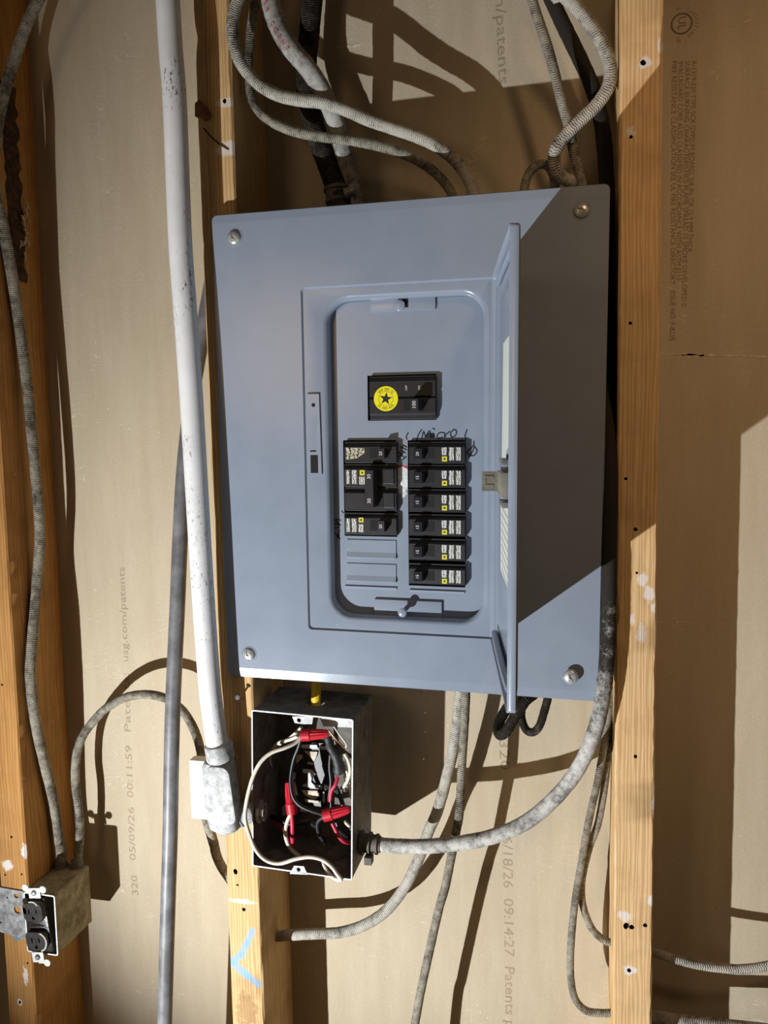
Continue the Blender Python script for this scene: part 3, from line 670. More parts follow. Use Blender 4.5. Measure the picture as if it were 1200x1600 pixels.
bm = B(); a, b = fq(540, 740)[0], fq(571, 740)[0]
for p, q_, top, bot in ((.03, .2, v1 - .24, vm + .15), (.32, .56, v1 - .24, vm + .15), (.68, .96, v1 - .50, vm + .13)):
    prism(bm, [(a + (b - a) * p, bot), (a + (b - a) * p, top), (a + (b - a) * q_, top), (a + (b - a) * q_, bot)], y - .005, y + .01)
part('print_block', bm, 'print', r2, off)
bm = B(); square_mark(bm, b - .13, v1 - .34, .1, y); part('yellow_mark', bm, 'sq_yellow', r2, off)
bm = B(); square_mark(bm, b - .13, v1 - .34, .035, y - .004); part('yellow_mark_dot', bm, 'black', r2, off)
# main breaker
u0, v1 = fq(576, 588); u1, v0 = fq(681, 655); vm = (v0 + v1) / 2; off = ((u0 + u1) / 2, v0)
mb = bempty('main_breaker', off[0], v0, 'wide black main breaker with the round yellow star sticker', None)
bm = B(); body(bm, u0, u1, vm + .008, v1 - .012); prism(bm, [(y + .2, vm + .01), (y + .03, vm - .01), (y, vm - .05), (y, v0 + .24), (y + .06, v0 + .16), (y + .2, v0 + .02)], u0 + .02, u1 - .02, 'x'); box(bm, (u0, y + .14, v0 + .012), (u1, DF + .5, vm), .012)
part('body', bm, 'black', mb, off)
ta, tb = fq(645, 634)[0], fq(658, 634)[0]; vt, vb = fq(650, 624)[1], fq(650, 642)[1]
bm = B(); box(bm, (fq(631, 634)[0], y - .006, vb), (ta, y + .02, vt)); part('toggle_slot_shade', bm, 'black_matte', mb, off)  # slot shade painted as a black plate beside the toggle
bm = B(); prism(bm, [(ta - .02, y + .02), (tb + .04, y + .02), (tb, y - .62), (ta + .04, y - .62)], vb, vt, 'z'); part('toggle', bm, 'toggle', mb, off)
ma = pl(651, 634, FACE + .62)
bm = B(); text(bm, '100', .2, ((ta + tb) / 2 + .02, y - .625, (vt + vb) / 2), (0, 0, 1), (-1, 0, 0), 'CENTER'); part('rating_number', bm, 'white_ink', mb, off)
bm = B(); text(bm, 'OFF', .11, (fq(635, 609)[0], y - .004, fq(635, 606)[1]), (0, 0, 1), (-1, 0, 0), 'CENTER'); text(bm, 'ON', .11, (fq(655, 606)[0], y - .004, fq(655, 606)[1]), (0, 0, 1), (-1, 0, 0), 'CENTER'); part('switch_print', bm, 'white_ink', mb, off)
su, sv = fq(603, 623); R = .475
bm = B(); cyl(bm, (su, y + .01, sv), (su, y - .012, sv), R, n=40); st = part('sticker', bm, 'yellow', mb, off)
bm = B(); pts = []
for k in range(10): t = math.radians(82 + 36 * k); rr_ = R * (.54 if k % 2 == 0 else .215); pts.append((su + rr_ * math.cos(t), sv + rr_ * math.sin(t)))
prism(bm, pts, y - .016, y - .008)
loops(bm, [[(su + a, y - .0135, sv + b) for a, b in ngon(0, 0, r, 36)] for r in (R * .60, R * .575)])
for base, word in ((-92, '22,000 AIR'), (88, '22,000 AIR')):
    for i, ch in enumerate(word):
        t = math.radians(base + (i - 4.5) * 10.5); n = Vector((math.cos(t), 0, math.sin(t)))
        text(bm, ch, .15, Vector((su, y - .0135, sv)) + n * R * .78, Vector((-n.z, 0, n.x)), -n, 'CENTER')
part('sticker_print', bm, 'black', mb, off)

# ---------------------------------------------------------------- junction box
JO = at(471, 1364.5, -1.0); JA = math.radians(1.75); JW, JH, JD = 4.26, 6.62, 3.1
JM = np.array(Matrix.Rotation(JA, 3, 'Y'))
jb = empty('junction_box', JO, 'open dark steel junction box full of wires under the grey panel', 'junction box', rot=(0, JA, 0))
def jl(px, py, y):
    q = JM.T @ (at(px, py, -1.0 + y) - JO); return (q[0], q[2])
def jr(px, py):                                   # on the outside of the right wall -> (y, z)
    q = JM.T @ (onX(px, py, JO[0] + JW / 2 + JM[0][2] * 3.3) - JO); return (q[1], q[2])
def jt(px, py):                                   # on the top wall -> (x, y)
    q = JM.T @ (onZ(px, py, JO[2] + JH) - JO); return (q[0], q[1])
hw = JW / 2
bm = B(); plate(bm, [rrect(-hw, hw, 0, JH, .09, 4), rrect(-hw + .05, hw - .05, .05, JH - .05, .05, 4)[::-1]], 0, JD)
box(bm, (-hw + .02, JD - .06, .02), (hw - .02, JD, JH - .02))
for f in bm.faces:
    if f.calc_center_median().y < 0.01: f.material_index = 1
shell = link('shell', bm, [MT['jbox'], MT['jedge'], MT['hole']], jb, False)
cs = []
tx, ty = jt(493, 1098); c = B(); cyl(c, (tx, ty, JH - .5), (tx, ty, JH + .5), .40, n=20); cs.append(c)
for (px, py) in ((563, 1184), (563, 1221), (563, 1252), (565, 1290), (577, 1296)):
    yy, zz = jr(px, py); c = B(); cyl(c, (hw - .5, yy, zz), (hw + .5, yy, zz), .06, n=8); cs.append(c)
cut(shell, cs); shell.data.shade_flat()
def ring_on(name, P, D, r, mat='jbox'):
    bm = B(); lathe(bm, P, Vector(P) + Vector(D), [(-.02, r), (.02, r), (.022, r - .05), (.006, r - .06), (.006, r - .15), (.02, r - .16), (.02, .01)], 24); return link(name, bm, MT[mat], jb)
yy, zz = jr(571, 1142); ring_on('knockout', (hw, yy, zz), (1, 0, 0), .42)
ring_on('knockout', (-hw + .55, .9, .075), (0, 0, 1), .45); ring_on('knockout', (.9, 1.6, .075), (0, 0, 1), .45); ring_on('knockout', (-hw + .08, 1.4, 3.0), (1, 0, 0), .4)
for pts in (((457, 1119), (461, 1129), (473, 1131), (488, 1131), (490, 1119)), ((453, 1364.5), (460, 1352), (475, 1353), (481, 1366))):
    P = [jl(px, py, .04) for px, py in pts]; bm = B(); prism(bm, P, .0, .06); t = link('cover_tab', bm, MT['jback'], jb, False)
    cx, cz = (jl(467.5, 1125, .04) if pts[0][1] < 1200 else jl(467, 1358, .04)); c = B(); cyl(c, (cx, -.5, cz), (cx, .5, cz), .09, n=10); cut(t, [c]); t.data.shade_flat()
# lit spots between wire shadows on the box back, painted as pale plates
BK = 2.75
def bk(polys, name, mat, y=BK, th=.06):
    for p in polys:
        bm = B(); prism(bm, [jl(px, py, y) for px, py in p], y, y + th); link(name, bm, MT[mat], jb, False)
bk([[(471, 1164), (495, 1164), (497, 1170), (471, 1169)], [(499, 1166), (512, 1167), (512, 1172), (501, 1171)],
    [(473, 1202), (487, 1203), (493, 1210), (487, 1216), (486, 1222), (490, 1226), (503, 1228), (503, 1233), (473, 1229), (473, 1226), (480, 1225), (481, 1209), (473, 1207)],
    [(506, 1226), (513, 1229), (514, 1234), (507, 1233)], [(457, 1207), (462, 1208), (461, 1217), (457, 1221)], [(456, 1221), (461, 1223), (465, 1243), (460, 1240)],
    [(504, 1237), (507, 1238), (507, 1254), (504, 1254)], [(440, 1262), (450, 1254), (452, 1272), (442, 1275)], [(468, 1263), (480, 1264), (485, 1269), (470, 1268)]], 'bracket', 'jback')  # white plates where work light reaches the back, light put into colour
bk([[(475, 1174), (496, 1175), (494, 1183), (490, 1190), (486, 1184)], [(480, 1191), (488, 1192), (488, 1195), (481, 1194)], [(463, 1181), (471, 1179), (473, 1184), (463, 1193)],
    [(471, 1235), (496, 1236), (500, 1244), (490, 1250), (478, 1244)], [(476, 1249), (498, 1251), (498, 1255), (478, 1253)]], 'tan_lit_patch', 'gypsum')  # tan plates, light falling on the box back painted in
bk([[(468, 1160), (516, 1162), (517, 1262), (468, 1258)]], 'dark_back_sheet', 'wire_k', BK + .09, .2)  # black sheet behind the pale plates
bk([[(500, 1122), (551, 1125), (551, 1137), (505, 1135)]], 'top_lit_band', 'jback', 1.0, .03)  # pale plate painted for the lit band of the upper back

def wire(name, pts, r, mat, label, group=None, cat='wire', n=10, jit=0.0):
    P = [at(px, py, Y) for px, py, Y in pts]; bm = B(); tube(bm, P, r, n, 6, jit); o = link(name, bm, MT[mat], None, True, 60); return place(o, label, cat, group)
wire('white_wire', [(473, 1149, -.3), (462, 1160, -.5), (446, 1168, -.75), (424, 1176, -.95), (408, 1190, -1.1), (397, 1210, -1.2), (390, 1232, -1.28), (385, 1255, -1.32), (383, 1278, -1.35), (389, 1302, -1.3), (400, 1328, -1.25), (416, 1344, -1.15), (437, 1349, -1.1), (462, 1342, -1.08), (485, 1339, -1.06), (505, 1344, -1.06), (519, 1355, -1.1), (527, 1366, -1.14), (533, 1374, -1.16), (524, 1373, -1.0), (513, 1364, -.8), (507, 1352, -.6), (505, 1345, -.4)], .085, 'wire_w', 'long white wire bulging out of the junction box and along its lower edge')
wire('white_wire', [(471, 1137, -.1), (458, 1149, .1), (446, 1158, .2), (432, 1165, .4), (420, 1176, .7), (417, 1195, 1.2)], .075, 'wire_w', 'short white wire entering the upper wire nut, upper one of two', None)
wire('white_wire', [(472, 1147, -.2), (455, 1155, .0), (437, 1160, .2), (426, 1170, .4), (421, 1185, .8), (424, 1204, 1.3)], .075, 'wire_w', 'short white wire entering the upper wire nut, lower one of two', None)
wire('white_wire', [(454, 1272, 0), (449, 1284, -.05), (446, 1298, -.05), (448, 1313, 0), (455, 1327, .1), (467, 1337, .2), (480, 1342, .6)], .085, 'wire_w', 'white wire curving down under the upright red wire nut')
wire('black_wire', [(471, 1152, -.3), (466, 1168, -.25), (459, 1186, -.2), (455, 1206, -.2), (454, 1226, -.25), (458, 1245, -.3), (468, 1258, -.35), (484, 1266, -.35), (505, 1273, -.3)], .075, 'wire_k', 'long black wire running down between the upper and the lower tilted wire nut')
wire('black_wire', [(482, 1100, .6), (488, 1115, .2), (482, 1130, .0), (474, 1140, -.2)], .08, 'wire_k', 'black wire from under the top hole to the upper wire nut')
wire('black_wire', [(424, 1276, .9), (438, 1281, .6), (452, 1287, .5), (468, 1286, .6), (482, 1284, .9)], .1, 'wire_k', 'black wire leaving the conduit lock nut')
wire('black_wire', [(506, 1276, -.2), (497, 1284, -.1), (497, 1298, 0), (503, 1310, .1), (508, 1317, .3)], .09, 'wire_k', 'black wire dropping from the lower tilted wire nut')
wire('black_wire', [(525, 1230, .2), (532, 1246, .3), (537, 1262, .3)], .1, 'wire_k', 'black wire below the taped splice')
wire('black_wire', [(516, 1180, .2), (515, 1200, .2), (517, 1222, .2), (514, 1245, .2), (513, 1262, .1)], .07, 'wire_k', 'thin black wire hanging straight beside the taped splice')
wire('black_wire', [(488, 1287, .5), (497, 1294, .3), (500, 1306, .3), (507, 1313, .4)], .1, 'wire_k', 'black wire stub near the middle of the box floor')
wire('black_wire', [(526, 1284, .3), (530, 1296, .3), (540, 1305, .5), (550, 1308, .9)], .1, 'wire_k', 'black wire curling behind the pink red wire at the cable side')
wire('red_wire', [(528, 1214, .1), (524, 1226, .0), (518, 1236, .0), (516, 1252, .0)], .085, 'wire_r', 'red wire coming out of the taped splice')
wire('red_wire', [(519, 1286, 0), (524, 1296, 0), (529, 1306, .0), (538, 1315, .1), (550, 1317, .6)], .085, 'wire_r', 'red wire from the lower tilted nut to the cable connector side')
wire('red_wire', [(427, 1285, .8), (438, 1291, .6), (446, 1299, .5), (450, 1312, .5)], .085, 'wire_r', 'red wire beside the conduit lock nut')
wire('red_wire', [(456, 1272, .05), (457, 1288, .0), (457, 1302, .05), (457, 1320, .2)], .1, 'wire_r', 'red wire hanging straight below the upright red wire nut')
for i, pts in enumerate(([(539, 1178, .3), (545, 1190, .2), (547, 1206, .2), (543, 1220, .3), (537, 1230, .4)], [(536, 1190, .5), (540, 1200, .4), (544, 1213, .5), (546, 1226, .6)], [(538, 1283, .4), (545, 1290, .3), (549, 1296, .5)], [(533, 1232, .6), (540, 1228, .5), (547, 1234, .5), (549, 1246, .7)], [(535, 1205, .7), (541, 1218, .6), (540, 1236, .7)])):
    wire('cream_wire', pts, .075, 'wire_w', ('cream wire, outermost of the tangle beside the taped splice', 'cream wire in the middle of the tangle beside the taped splice', 'cream wire end just under the lower tilted wire nut', 'cream wire arching at the bottom of the tangle', 'cream wire at the back of the tangle')[i], 'cream wires along the box wall')
wire('bare_wire', [(514, 1123, .3), (527, 1143, .25), (541, 1163, .3), (538, 1170, .5)], .035, 'wire_w', 'thin pale bare wire slanting across the upper corner of the box')
wire('bare_wire', [(513, 1140, .2), (525, 1155, .2), (538, 1168, .3)], .04, 'copper', 'thin copper bare wire slanting below the pale one')
def nut(a, b, label):
    A, C = at(*a), at(*b); L = float(np.linalg.norm(C - A)); bm = B()
    n = 24; d = Vector(C - A).normalized(); qn = d.to_track_quat('Z', 'Y'); Ls = []
    for t, r, rib in ((0, .15, 0), (0, .245, .0), (.32, .25, .0), (.36, .215, .012), (.62, .195, .014), (.93, .155, .012), (1, .13, .0)):
        Ls.append([Vector(A) + d * t * L + qn @ Vector(((r + rib * (-1) ** i) * math.cos(2 * math.pi * i / n), (r + rib * (-1) ** i) * math.sin(2 * math.pi * i / n), 0)) for i in range(n)])
    loops(bm, Ls, True, True); bmesh.ops.recalc_face_normals(bm, faces=bm.faces)
    return place(link('wire_nut', bm, MT['nut'], None, True, 35), label, 'wire nut', 'red wire nuts in the junction box')
nut((471, 1149, -.45), (513, 1146, -.35), 'red wire nut lying level near the top of the junction box')
nut((457, 1271, -.1), (451, 1222, .1), 'red wire nut standing upright with its tip up')
nut((506, 1275, -.55), (546, 1264, -.45), 'red wire nut lying tilted near the cable side of the junction box')
bm = B(); tube(bm, [at(512, 1152, .3), at(516, 1166, .25), at(524, 1180, .2), at(529, 1195, .2), at(530, 1207, .25)], (.16, .24), 12, 5, .22); tube(bm, [at(527, 1166, .5), at(529, 1176, .3), at(528, 1190, .25)], .17, 12, 4, .2)
place(link('taped_splice', bm, MT['tape'], None, True, 60), 'lumpy splice wrapped in black tape beside the upper wire nut', 'splice')
wire('yellow_cable', [(494, 1040, .75), (494, 1062, .75), (494, 1085, .75), (493, 1104, .75)], .21, 'yellow_nm', 'short flat yellow cable between the panel and the top of the junction box', cat='cable')

# ---------------------------------------------------------------- conduit and its elbow fitting
PIPE = [(257, -60, -1.45), (262, 0, -1.45), (267, 80, -1.45), (273, 160, -1.45), (281, 365, -1.42), (289, 480, -1.4), (298, 605, -1.36), (306, 740, -1.3), (313, 860, -1.24), (320, 970, -1.15), (328, 1075, -1.05), (335, 1130, -.98), (341, 1172, -.92), (344, 1190, -.9)]
bm = B(); PW = [at(*p) for p in PIPE]; tube(bm, [PW[0] + (PW[0] - PW[1]) * 6] + PW, .45, 28, 6); place(link('conduit_pipe', bm, MT['pipe'], None, True, 60), 'white painted conduit pipe running down beside the grey panel', 'pipe')
FT = at(342, 1168, -.9); fit = empty('conduit_elbow', FT, 'grey white cast conduit elbow between the white pipe and the junction box', 'conduit fitting')
def fl(px, py, Y): return Vector(at(px, py, Y) - FT)
bm = B(); A, C = fl(341, 1162, -.92), fl(348, 1200, -.86); lathe(bm, A, C, [(0, .47), (0, .54), (.06, .58), (.62, .58), (.68, .54), (.8, .5), ((C - A).length, .5)], 28); link('hub', bm, MT['cast'], fit)
bm = B(); Ls = []
for (px, py, w_, d_) in ((341, 1188, .52, .54), (342, 1194, .60, .6), (345, 1225, .62, .64), (349, 1255, .64, .64), (352, 1275, .66, .62), (354, 1290, .62, .56), (355, 1297, .42, .38)):
    c = fl(px, py, -.82); Ls.append([(c.x + a, c.y + b, c.z) for a, b in rrect(-w_, w_, -d_, d_, .38, 6)])
loops(bm, Ls, True, True); bmesh.ops.recalc_face_normals(bm, faces=bm.faces); link('elbow_body', bm, MT['cast'], fit, True, 60)
bm = B(); Ls = []
for (ex, py, w_, h_) in ((0, 0, .50, 1.2), (-.06, 0, .48, 1.17), (-.09, 0, .40, 1.05)):
    c = fl(346, 1243, -1.45); Ls.append([(c.x + a - b * .11, c.y + ex + .02, c.z + b) for a, b in rrect(-w_, w_, -h_, h_, .3, 6)])
loops(bm, Ls, True, True); bmesh.ops.recalc_face_normals(bm, faces=bm.faces); link('cover_plate', bm, MT['cast'], fit)
bm = B(); A = fl(362, 1278, -.62); C = Vector(np.array([JO[0] - hw - .10, -.42, JO[2] + 2.15]) - FT); lathe(bm, A, C, [(0, .5), ((C - A).length * .45, .5), ((C - A).length * .5, .44), ((C - A).length * .93, .44), ((C - A).length, .40)], 26); link('branch', bm, MT['cast'], fit)
bm = B(); C2 = C + Vector((.2, 0, 0)); lathe(bm, C2, C2 + Vector((.5, .05, 0)), [(0, .48), (.14, .48), (.15, .36), (.3, .36), (.3, .3), (.05, .28)], 10); link('lock_nut', bm, MT['screw'], fit, False)
# white plastic fastener on the stud behind the elbow
c = at(316, 1230, 0.15); bm = B(); box(bm, (c[0] - .42, c[1] - .3, c[2] - 1.3), (c[0] + .42, c[1] + .25, c[2] + 1.3), .07)
cl = link('cable_clip', bm, MT['clip'], None); place(cl, 'white plastic cable clip behind the cast elbow', 'clip')

# ---------------------------------------------------------------- cables
def run_on(W, pts):
    """let runs that leave the view go on up the wall (to the ceiling) or along to the next bay"""
    W = list(W)
    if pts[0][1] <= -50 and not isinstance(pts[0], np.ndarray):
        d = W[0] - W[1]; d /= np.linalg.norm(d)
        W = [np.array([W[0][0] + d[0] * 3, W[0][1], 31.0]), np.array([W[0][0] + d[0] * 2.2, W[0][1], max(W[0][2] + 3, 26.0)])] + W
    if not isinstance(pts[-1], np.ndarray) and pts[-1][0] > 1240: W = W + [W[-1] + np.array([4, .2, .3]), W[-1] + np.array([12, .2, .4])]
    return W
def off_stud(pts, xmin):
    out = []
    for px, py, Y in pts:
        while at(px, py, Y)[0] < xmin and Y > -.35: Y -= .05
        out.append((px, py, Y))
    return out
def cable(pts, r, mat, label, group='woven cables around the panel', n=14, jit=.05, wob=.0, name='woven_cable', seed=1, per=9):
    W = run_on([at(*p) if not isinstance(p, np.ndarray) else p for p in pts], pts)
    bm = B(); tube(bm, W, r, n, per, jit, seed=seed, wob=wob); return place(link(name, bm, MT[mat], None, True, 70), label, 'cable', group)
LB, TB, BB, RB_ = 'cables left of the panel', 'cables above the panel', 'cables below the panel', 'cables beyond the far stud'
cable(off_stud([(90, -70, 1.3), (68, -15, 1.3), (45, 30, 1.3), (22, 95, 1.3), (2, 165, 1.3), (-9, 240, 1.35), (-7, 300, 1.4), (4, 350, 1.4), (17, 420, 1.4), (29, 500, 1.4), (41, 590, 1.4), (51, 690, 1.45), (60, 790, 1.5), (62, 850, 1.5), (56, 930, 1.45), (49, 1020, 1.4), (48, 1064, 1.4), (56, 1130, 1.5), (69, 1190, 1.6), (82, 1245, 1.75), (90, 1298, 1.85), (96, 1336, 1.9), (96, 1362, 1.9)], -9.64), .235, 'br_mid', 'long grey woven cable hugging the outlet box stud from top to bottom', LB)
cable([(121, 1362, 2.1), (122, 1340, 2.1), (125, 1300, 2.1), (123, 1262, 2.05), (118, 1225, 2.0), (119, 1185, 1.95), (128, 1153, 1.9), (146, 1127, 1.9), (168, 1105, 1.85), (196, 1090, 1.8), (227, 1085, 1.8), (258, 1091, 1.8), (284, 1109, 1.75), (302, 1137, 1.6), (313, 1170, 1.0), (316, 1194, .3)], .2, 'br_mid', 'grey woven cable arching from the outlet box to the white clip', LB)
cable([(319, 1266, .3), (326, 1290, .9), (334, 1318, 1.9), (343, 1348, 2.2), np.array([-.55, 2.9, -21.8]), np.array([-.45, 2.9, -26.0]), np.array([-.45, 2.9, -38.0])], .22, 'br_mid', 'grey woven cable leaving the lower end of the white clip', LB)
cable([(333, 430, 1.4), (324, 480, 1.2), (313, 540, 1.0), (300, 620, .7), (288, 730, .4), (282, 830, .05), (277, 950, -.2), (271, 1080, -.4), (268, 1180, -.5), (266, 1300, -.55), (263, 1400, -.6), (260, 1500, -.6), (256, 1650, -.6), (250, 1900, -.6)], .32, 'grey_pvc', 'smooth grey cable passing behind the white conduit and down to the floor', LB, jit=.0, name='smooth_cable')
cable([(392, -50, .0), (378, -15, -.15), (368, 12, -.25), (363, 40, -.3), (366, 70, -.28), (377, 100, -.2), (400, 128, -.1), (430, 147, 0), (465, 156, .1), (500, 160, .25), (535, 170, .45), (572, 186, .65), (612, 200, .85), (650, 213, 1.0), (680, 227, 1.15), (706, 246, 1.3), (726, 270, 1.45), (739, 297, 1.6), (746, 330, 1.7), (748, 350, 1.7)], .235, 'br_light', 'pale woven cable crossing in front of the stud and dropping into the panel top', TB)
cable([(404, -50, .9), (399, 0, .9), (392, 50, .9), (388, 95, .85), (390, 140, .8), (402, 170, .75), (424, 190, .75), (455, 204, .75), (495, 213, .8), (545, 219, .9), (590, 228, 1.05), (630, 240, 1.2), (663, 257, 1.4), (692, 282, 1.6), (710, 312, 1.8), (716, 345, 1.9)], .19, 'br_mid', 'thinner woven cable looping just below the pale one above the panel', TB)
cable([(415, -60, -.2), (420, -15, -.2), (427, 20, -.2), (440, 52, -.15), (458, 80, -.05), (478, 103, .1), (497, 130, .4), (512, 160, .8), (526, 195, 1.2), (538, 240, 1.6), (550, 285, 2.0), (556, 330, 2.2)], .36, 'br_smooth', 'thick pale grey cable with red stamped letters above the panel', TB)
cable([(492, -60, 2.1), (489, -10, 2.1), (484, 45, 2.1), (479, 100, 2.05), (480, 145, 2.0), (488, 185, 1.9), (501, 228, 1.8), (515, 266, 1.75), (526, 298, 1.7), (530, 330, 1.7)], .42, 'br_dark', 'thickest dark cable coming straight down into the clamp on the panel top', TB)
cable([(818, -60, .8), (829, -10, .8), (841, 30, .8), (856, 75, .8), (868, 120, .85), (878, 160, .9), (887, 192, 1.0), (894, 225, 1.1), (902, 260, 1.2), (910, 292, 1.3), (914, 325, 1.4)], .185, 'br_mid', 'thin woven cable slanting into the panel top beside the looped cable', TB)
cable([(838, -60, 2.3), (858, -10, 2.3), (876, 30, 2.3), (893, 65, 2.2), (909, 98, 2.1), (925, 135, 2.0), (937, 175, 1.9), (944, 225, 1.8), (948, 290, 1.7), (949, 360, 1.7), (949, 480, 1.6), (950, 600, 1.2), (952, 680, .4), (953, 760, -.2), (952, 880, -.4), (951, 960, -.42), (949, 1020, -.42), (945, 1065, -.42), (938, 1110, -.42), (924, 1158, -.36), (902, 1203, -.22), (868, 1246, -.05), (823, 1284, -.05), (773, 1306, -.05), (722, 1317, -.05), (672, 1322, -.02), (625, 1322, .05), (598, 1320, .1), (580, 1319, .1)], .285, 'br_thick', 'thick cable from above that runs down beside the panel and sweeps to the junction box', TB)
cable([(862, -50, .3), (878, -12, .3), (897, 8, .3), (918, 33, .3), (937, 62, .3), (950, 92, .35), (954, 114, .35), (949, 139, .35), (931, 165, .35), (908, 187, .35), (886, 209, .4), (871, 229, .5), (866, 247, .7), (871, 268, .9), (885, 281, 1.2), (903, 288, 1.5), (912, 312, 1.7)], .235, 'br_light', 'pale woven cable bending at the far stud and curling into the panel top', TB)
cable([(817, 320, 1.6), (820, 290, 1.6), (827, 270, 1.6), (840, 258, 1.6), (854, 258, 1.6), (863, 270, 1.6), (867, 292, 1.7), (866, 325, 1.8)], .17, 'br_mid', 'small dark cable loop peeking over the panel top', TB)
cable([(724, 1040, 1.5), (722, 1070, 1.5), (718, 1095, 1.5), (711, 1155, 1.55), (700, 1207, 1.6), (684, 1266, 1.65), (670, 1298, 1.7), (653, 1345, 1.75), (630, 1390, 1.8), (602, 1424, 1.8), (568, 1446, 1.8), (530, 1457, 1.8), (490, 1459, 1.8), (455, 1461, 1.8), (432, 1463, 1.8)], .235, 'br_light', 'pale ribbed cable from the panel bottom into a hole in the middle stud', BB)
cable([(730, 1040, 1.0), (728, 1085, .95), (726, 1127, .9), (722, 1190, .9), (718, 1268, .9), (713, 1298, .9), (705, 1340, .9), (696, 1385, .9), (686, 1420, .95), (672, 1482, 1.0), (658, 1547, 1.0), (649, 1597, 1.05), (640, 1650, 1.05), (620, 1900, 1.0)], .18, 'br_mid', 'thin grey cable from the panel bottom hanging out of frame', BB)
cable([(845, 1060, 1.0), (836, 1082, .7), (822, 1094, .4), (811, 1110, .3), (800, 1128, .25), (790, 1144, .3), (781, 1148, .6), (778, 1138, 1.0), (783, 1122, 1.3), (794, 1104, 1.5), (806, 1085, 1.7), (812, 1060, 1.8)], .21, 'br_dark', 'dark cable loop hanging under the panel just behind the door corner', BB)
cable([(860, 1060, 1.3), (856, 1090, 1.3), (850, 1113, 1.3), (843, 1134, 1.35), (833, 1144, 1.45), (822, 1140, 1.6), (815, 1122, 1.75), (816, 1098, 1.9), (820, 1065, 2.0)], .165, 'br_dark', 'dark cable loop hanging under the panel, next one along from the door corner', BB)
cable([(957, 1075, 1.7), (950, 1120, 1.7), (943, 1170, 1.7), (933, 1225, 1.7), (921, 1278, 1.7), (909, 1345, 1.7), (898, 1413, 1.7), (892, 1480, 1.7), (892, 1528, 1.7), (899, 1561, 1.7), (916, 1579, 1.7), (940, 1583, 1.7), (962, 1582, 1.7)], .15, 'br_mid', 'thin cable at the far stud, the longer of two entering it near the floor', BB)
cable([(962, 1100, 2.0), (955, 1150, 2.0), (949, 1190, 2.0), (943, 1240, 2.0), (934, 1288, 2.0), (921, 1323, 2.0), (910, 1370, 2.0), (909, 1402, 2.0), (914, 1426, 2.0), (925, 1451, 2.0), (941, 1467, 2.0), (960, 1475, 2.0)], .15, 'br_mid', 'thin cable at the far stud, the shorter of two entering it', BB)
cable([(990, 1478, 1.3), (1028, 1490, 1.2), (1060, 1500, 1.15), (1092, 1508, 1.1), (1130, 1513, 1.1), (1162, 1514, 1.1), (1200, 1509, 1.1), (1260, 1494, 1.1)], .17, 'br_light', 'grey woven cable sagging out from behind the far stud', RB_)
cable([(990, 1585, 1.5), (1028, 1590, 1.45), (1070, 1597, 1.4), (1140, 1604, 1.3), (1210, 1612, 1.3), (1270, 1622, 1.3)], .26, 'br_light', 'thicker grey cable at the very foot of the picture beyond the far stud', RB_)
# red stamped letters on the thick cable: lettering laid on the jacket
bm = B()
SP = spline([at(*p) for p in [(420, -15, -.2), (427, 20, -.2), (440, 52, -.15), (458, 80, -.05), (478, 103, .1)]], 12)
acc = [0.0]
for a, b in zip(SP[:-1], SP[1:]): acc.append(acc[-1] + float(np.linalg.norm(b - a)))
for i, ch in enumerate('600 CCENT'):
    s_ = .35 + i * .25
    k = max(j for j in range(len(acc)) if acc[j] <= s_); k = min(k, len(SP) - 2)
    p = SP[k] + (SP[k + 1] - SP[k]) * ((s_ - acc[k]) / (acc[k + 1] - acc[k])); t = SP[k + 1] - SP[k]; t /= np.linalg.norm(t)
    tocam = CAM_C - p; tocam /= np.linalg.norm(tocam); nrm = np.array([-.35, -1, -.1]); nrm = nrm - t * (nrm @ t); nrm /= np.linalg.norm(nrm); up = np.cross(t, -nrm)
    text(bm, ch, .24, p + nrm * .372, t, up, 'CENTER')
stmp = link('stamped_letters', bm, MT['wire_r'], None, False); 
thick = [o for o in bpy.data.objects if o.get('label', '').startswith('thick pale grey cable')][0]
stmp.location = stmp.location - thick.location; stmp.parent = thick
# cable connectors
cc = at(541, 303, 1.75); con = empty('cable_clamp', cc, 'dusty steel clamp gripping the thickest cable on the panel top', 'cable clamp')
bm = B(); lathe(bm, (-.35, 0, -.3), (-.45, 0, .4), [(0, .5), (.12, .52), (.15, .47), (.45, .47), (.48, .52), (.6, .5)], 22); link('collar', bm, MT['jbox'], con)
bm = B(); lathe(bm, (.1, -.35, -.1), (.6, -.5, .0), [(0, .2), (.3, .2), (.34, .26), (.45, .24), (.5, .1)], 16); link('clamp_screw', bm, MT['steel'], con)
jc = np.array([JO[0] + hw + .06, .1, at(590, 1319, .1)[2]]); con2 = empty('cable_connector', jc, 'grimy box connector where the thick cable enters the junction box', 'cable connector')
bm = B(); lathe(bm, (0.05, 0, 0), (1, 0, 0), [(0, .5), (.12, .5), (.13, .38), (.32, .38), (.33, .46), (.42, .46), (.43, .37), (.62, .36), (.63, .41), (.72, .41), (.73, .33), (.82, .32)], 20); link('threaded_body', bm, MT['jbox'], con2, True, 30)
bm = B(); box(bm, (.3, -.6, -.62), (.62, -.2, -.3), .03); link('strap_lug', bm, MT['jbox'], con2)

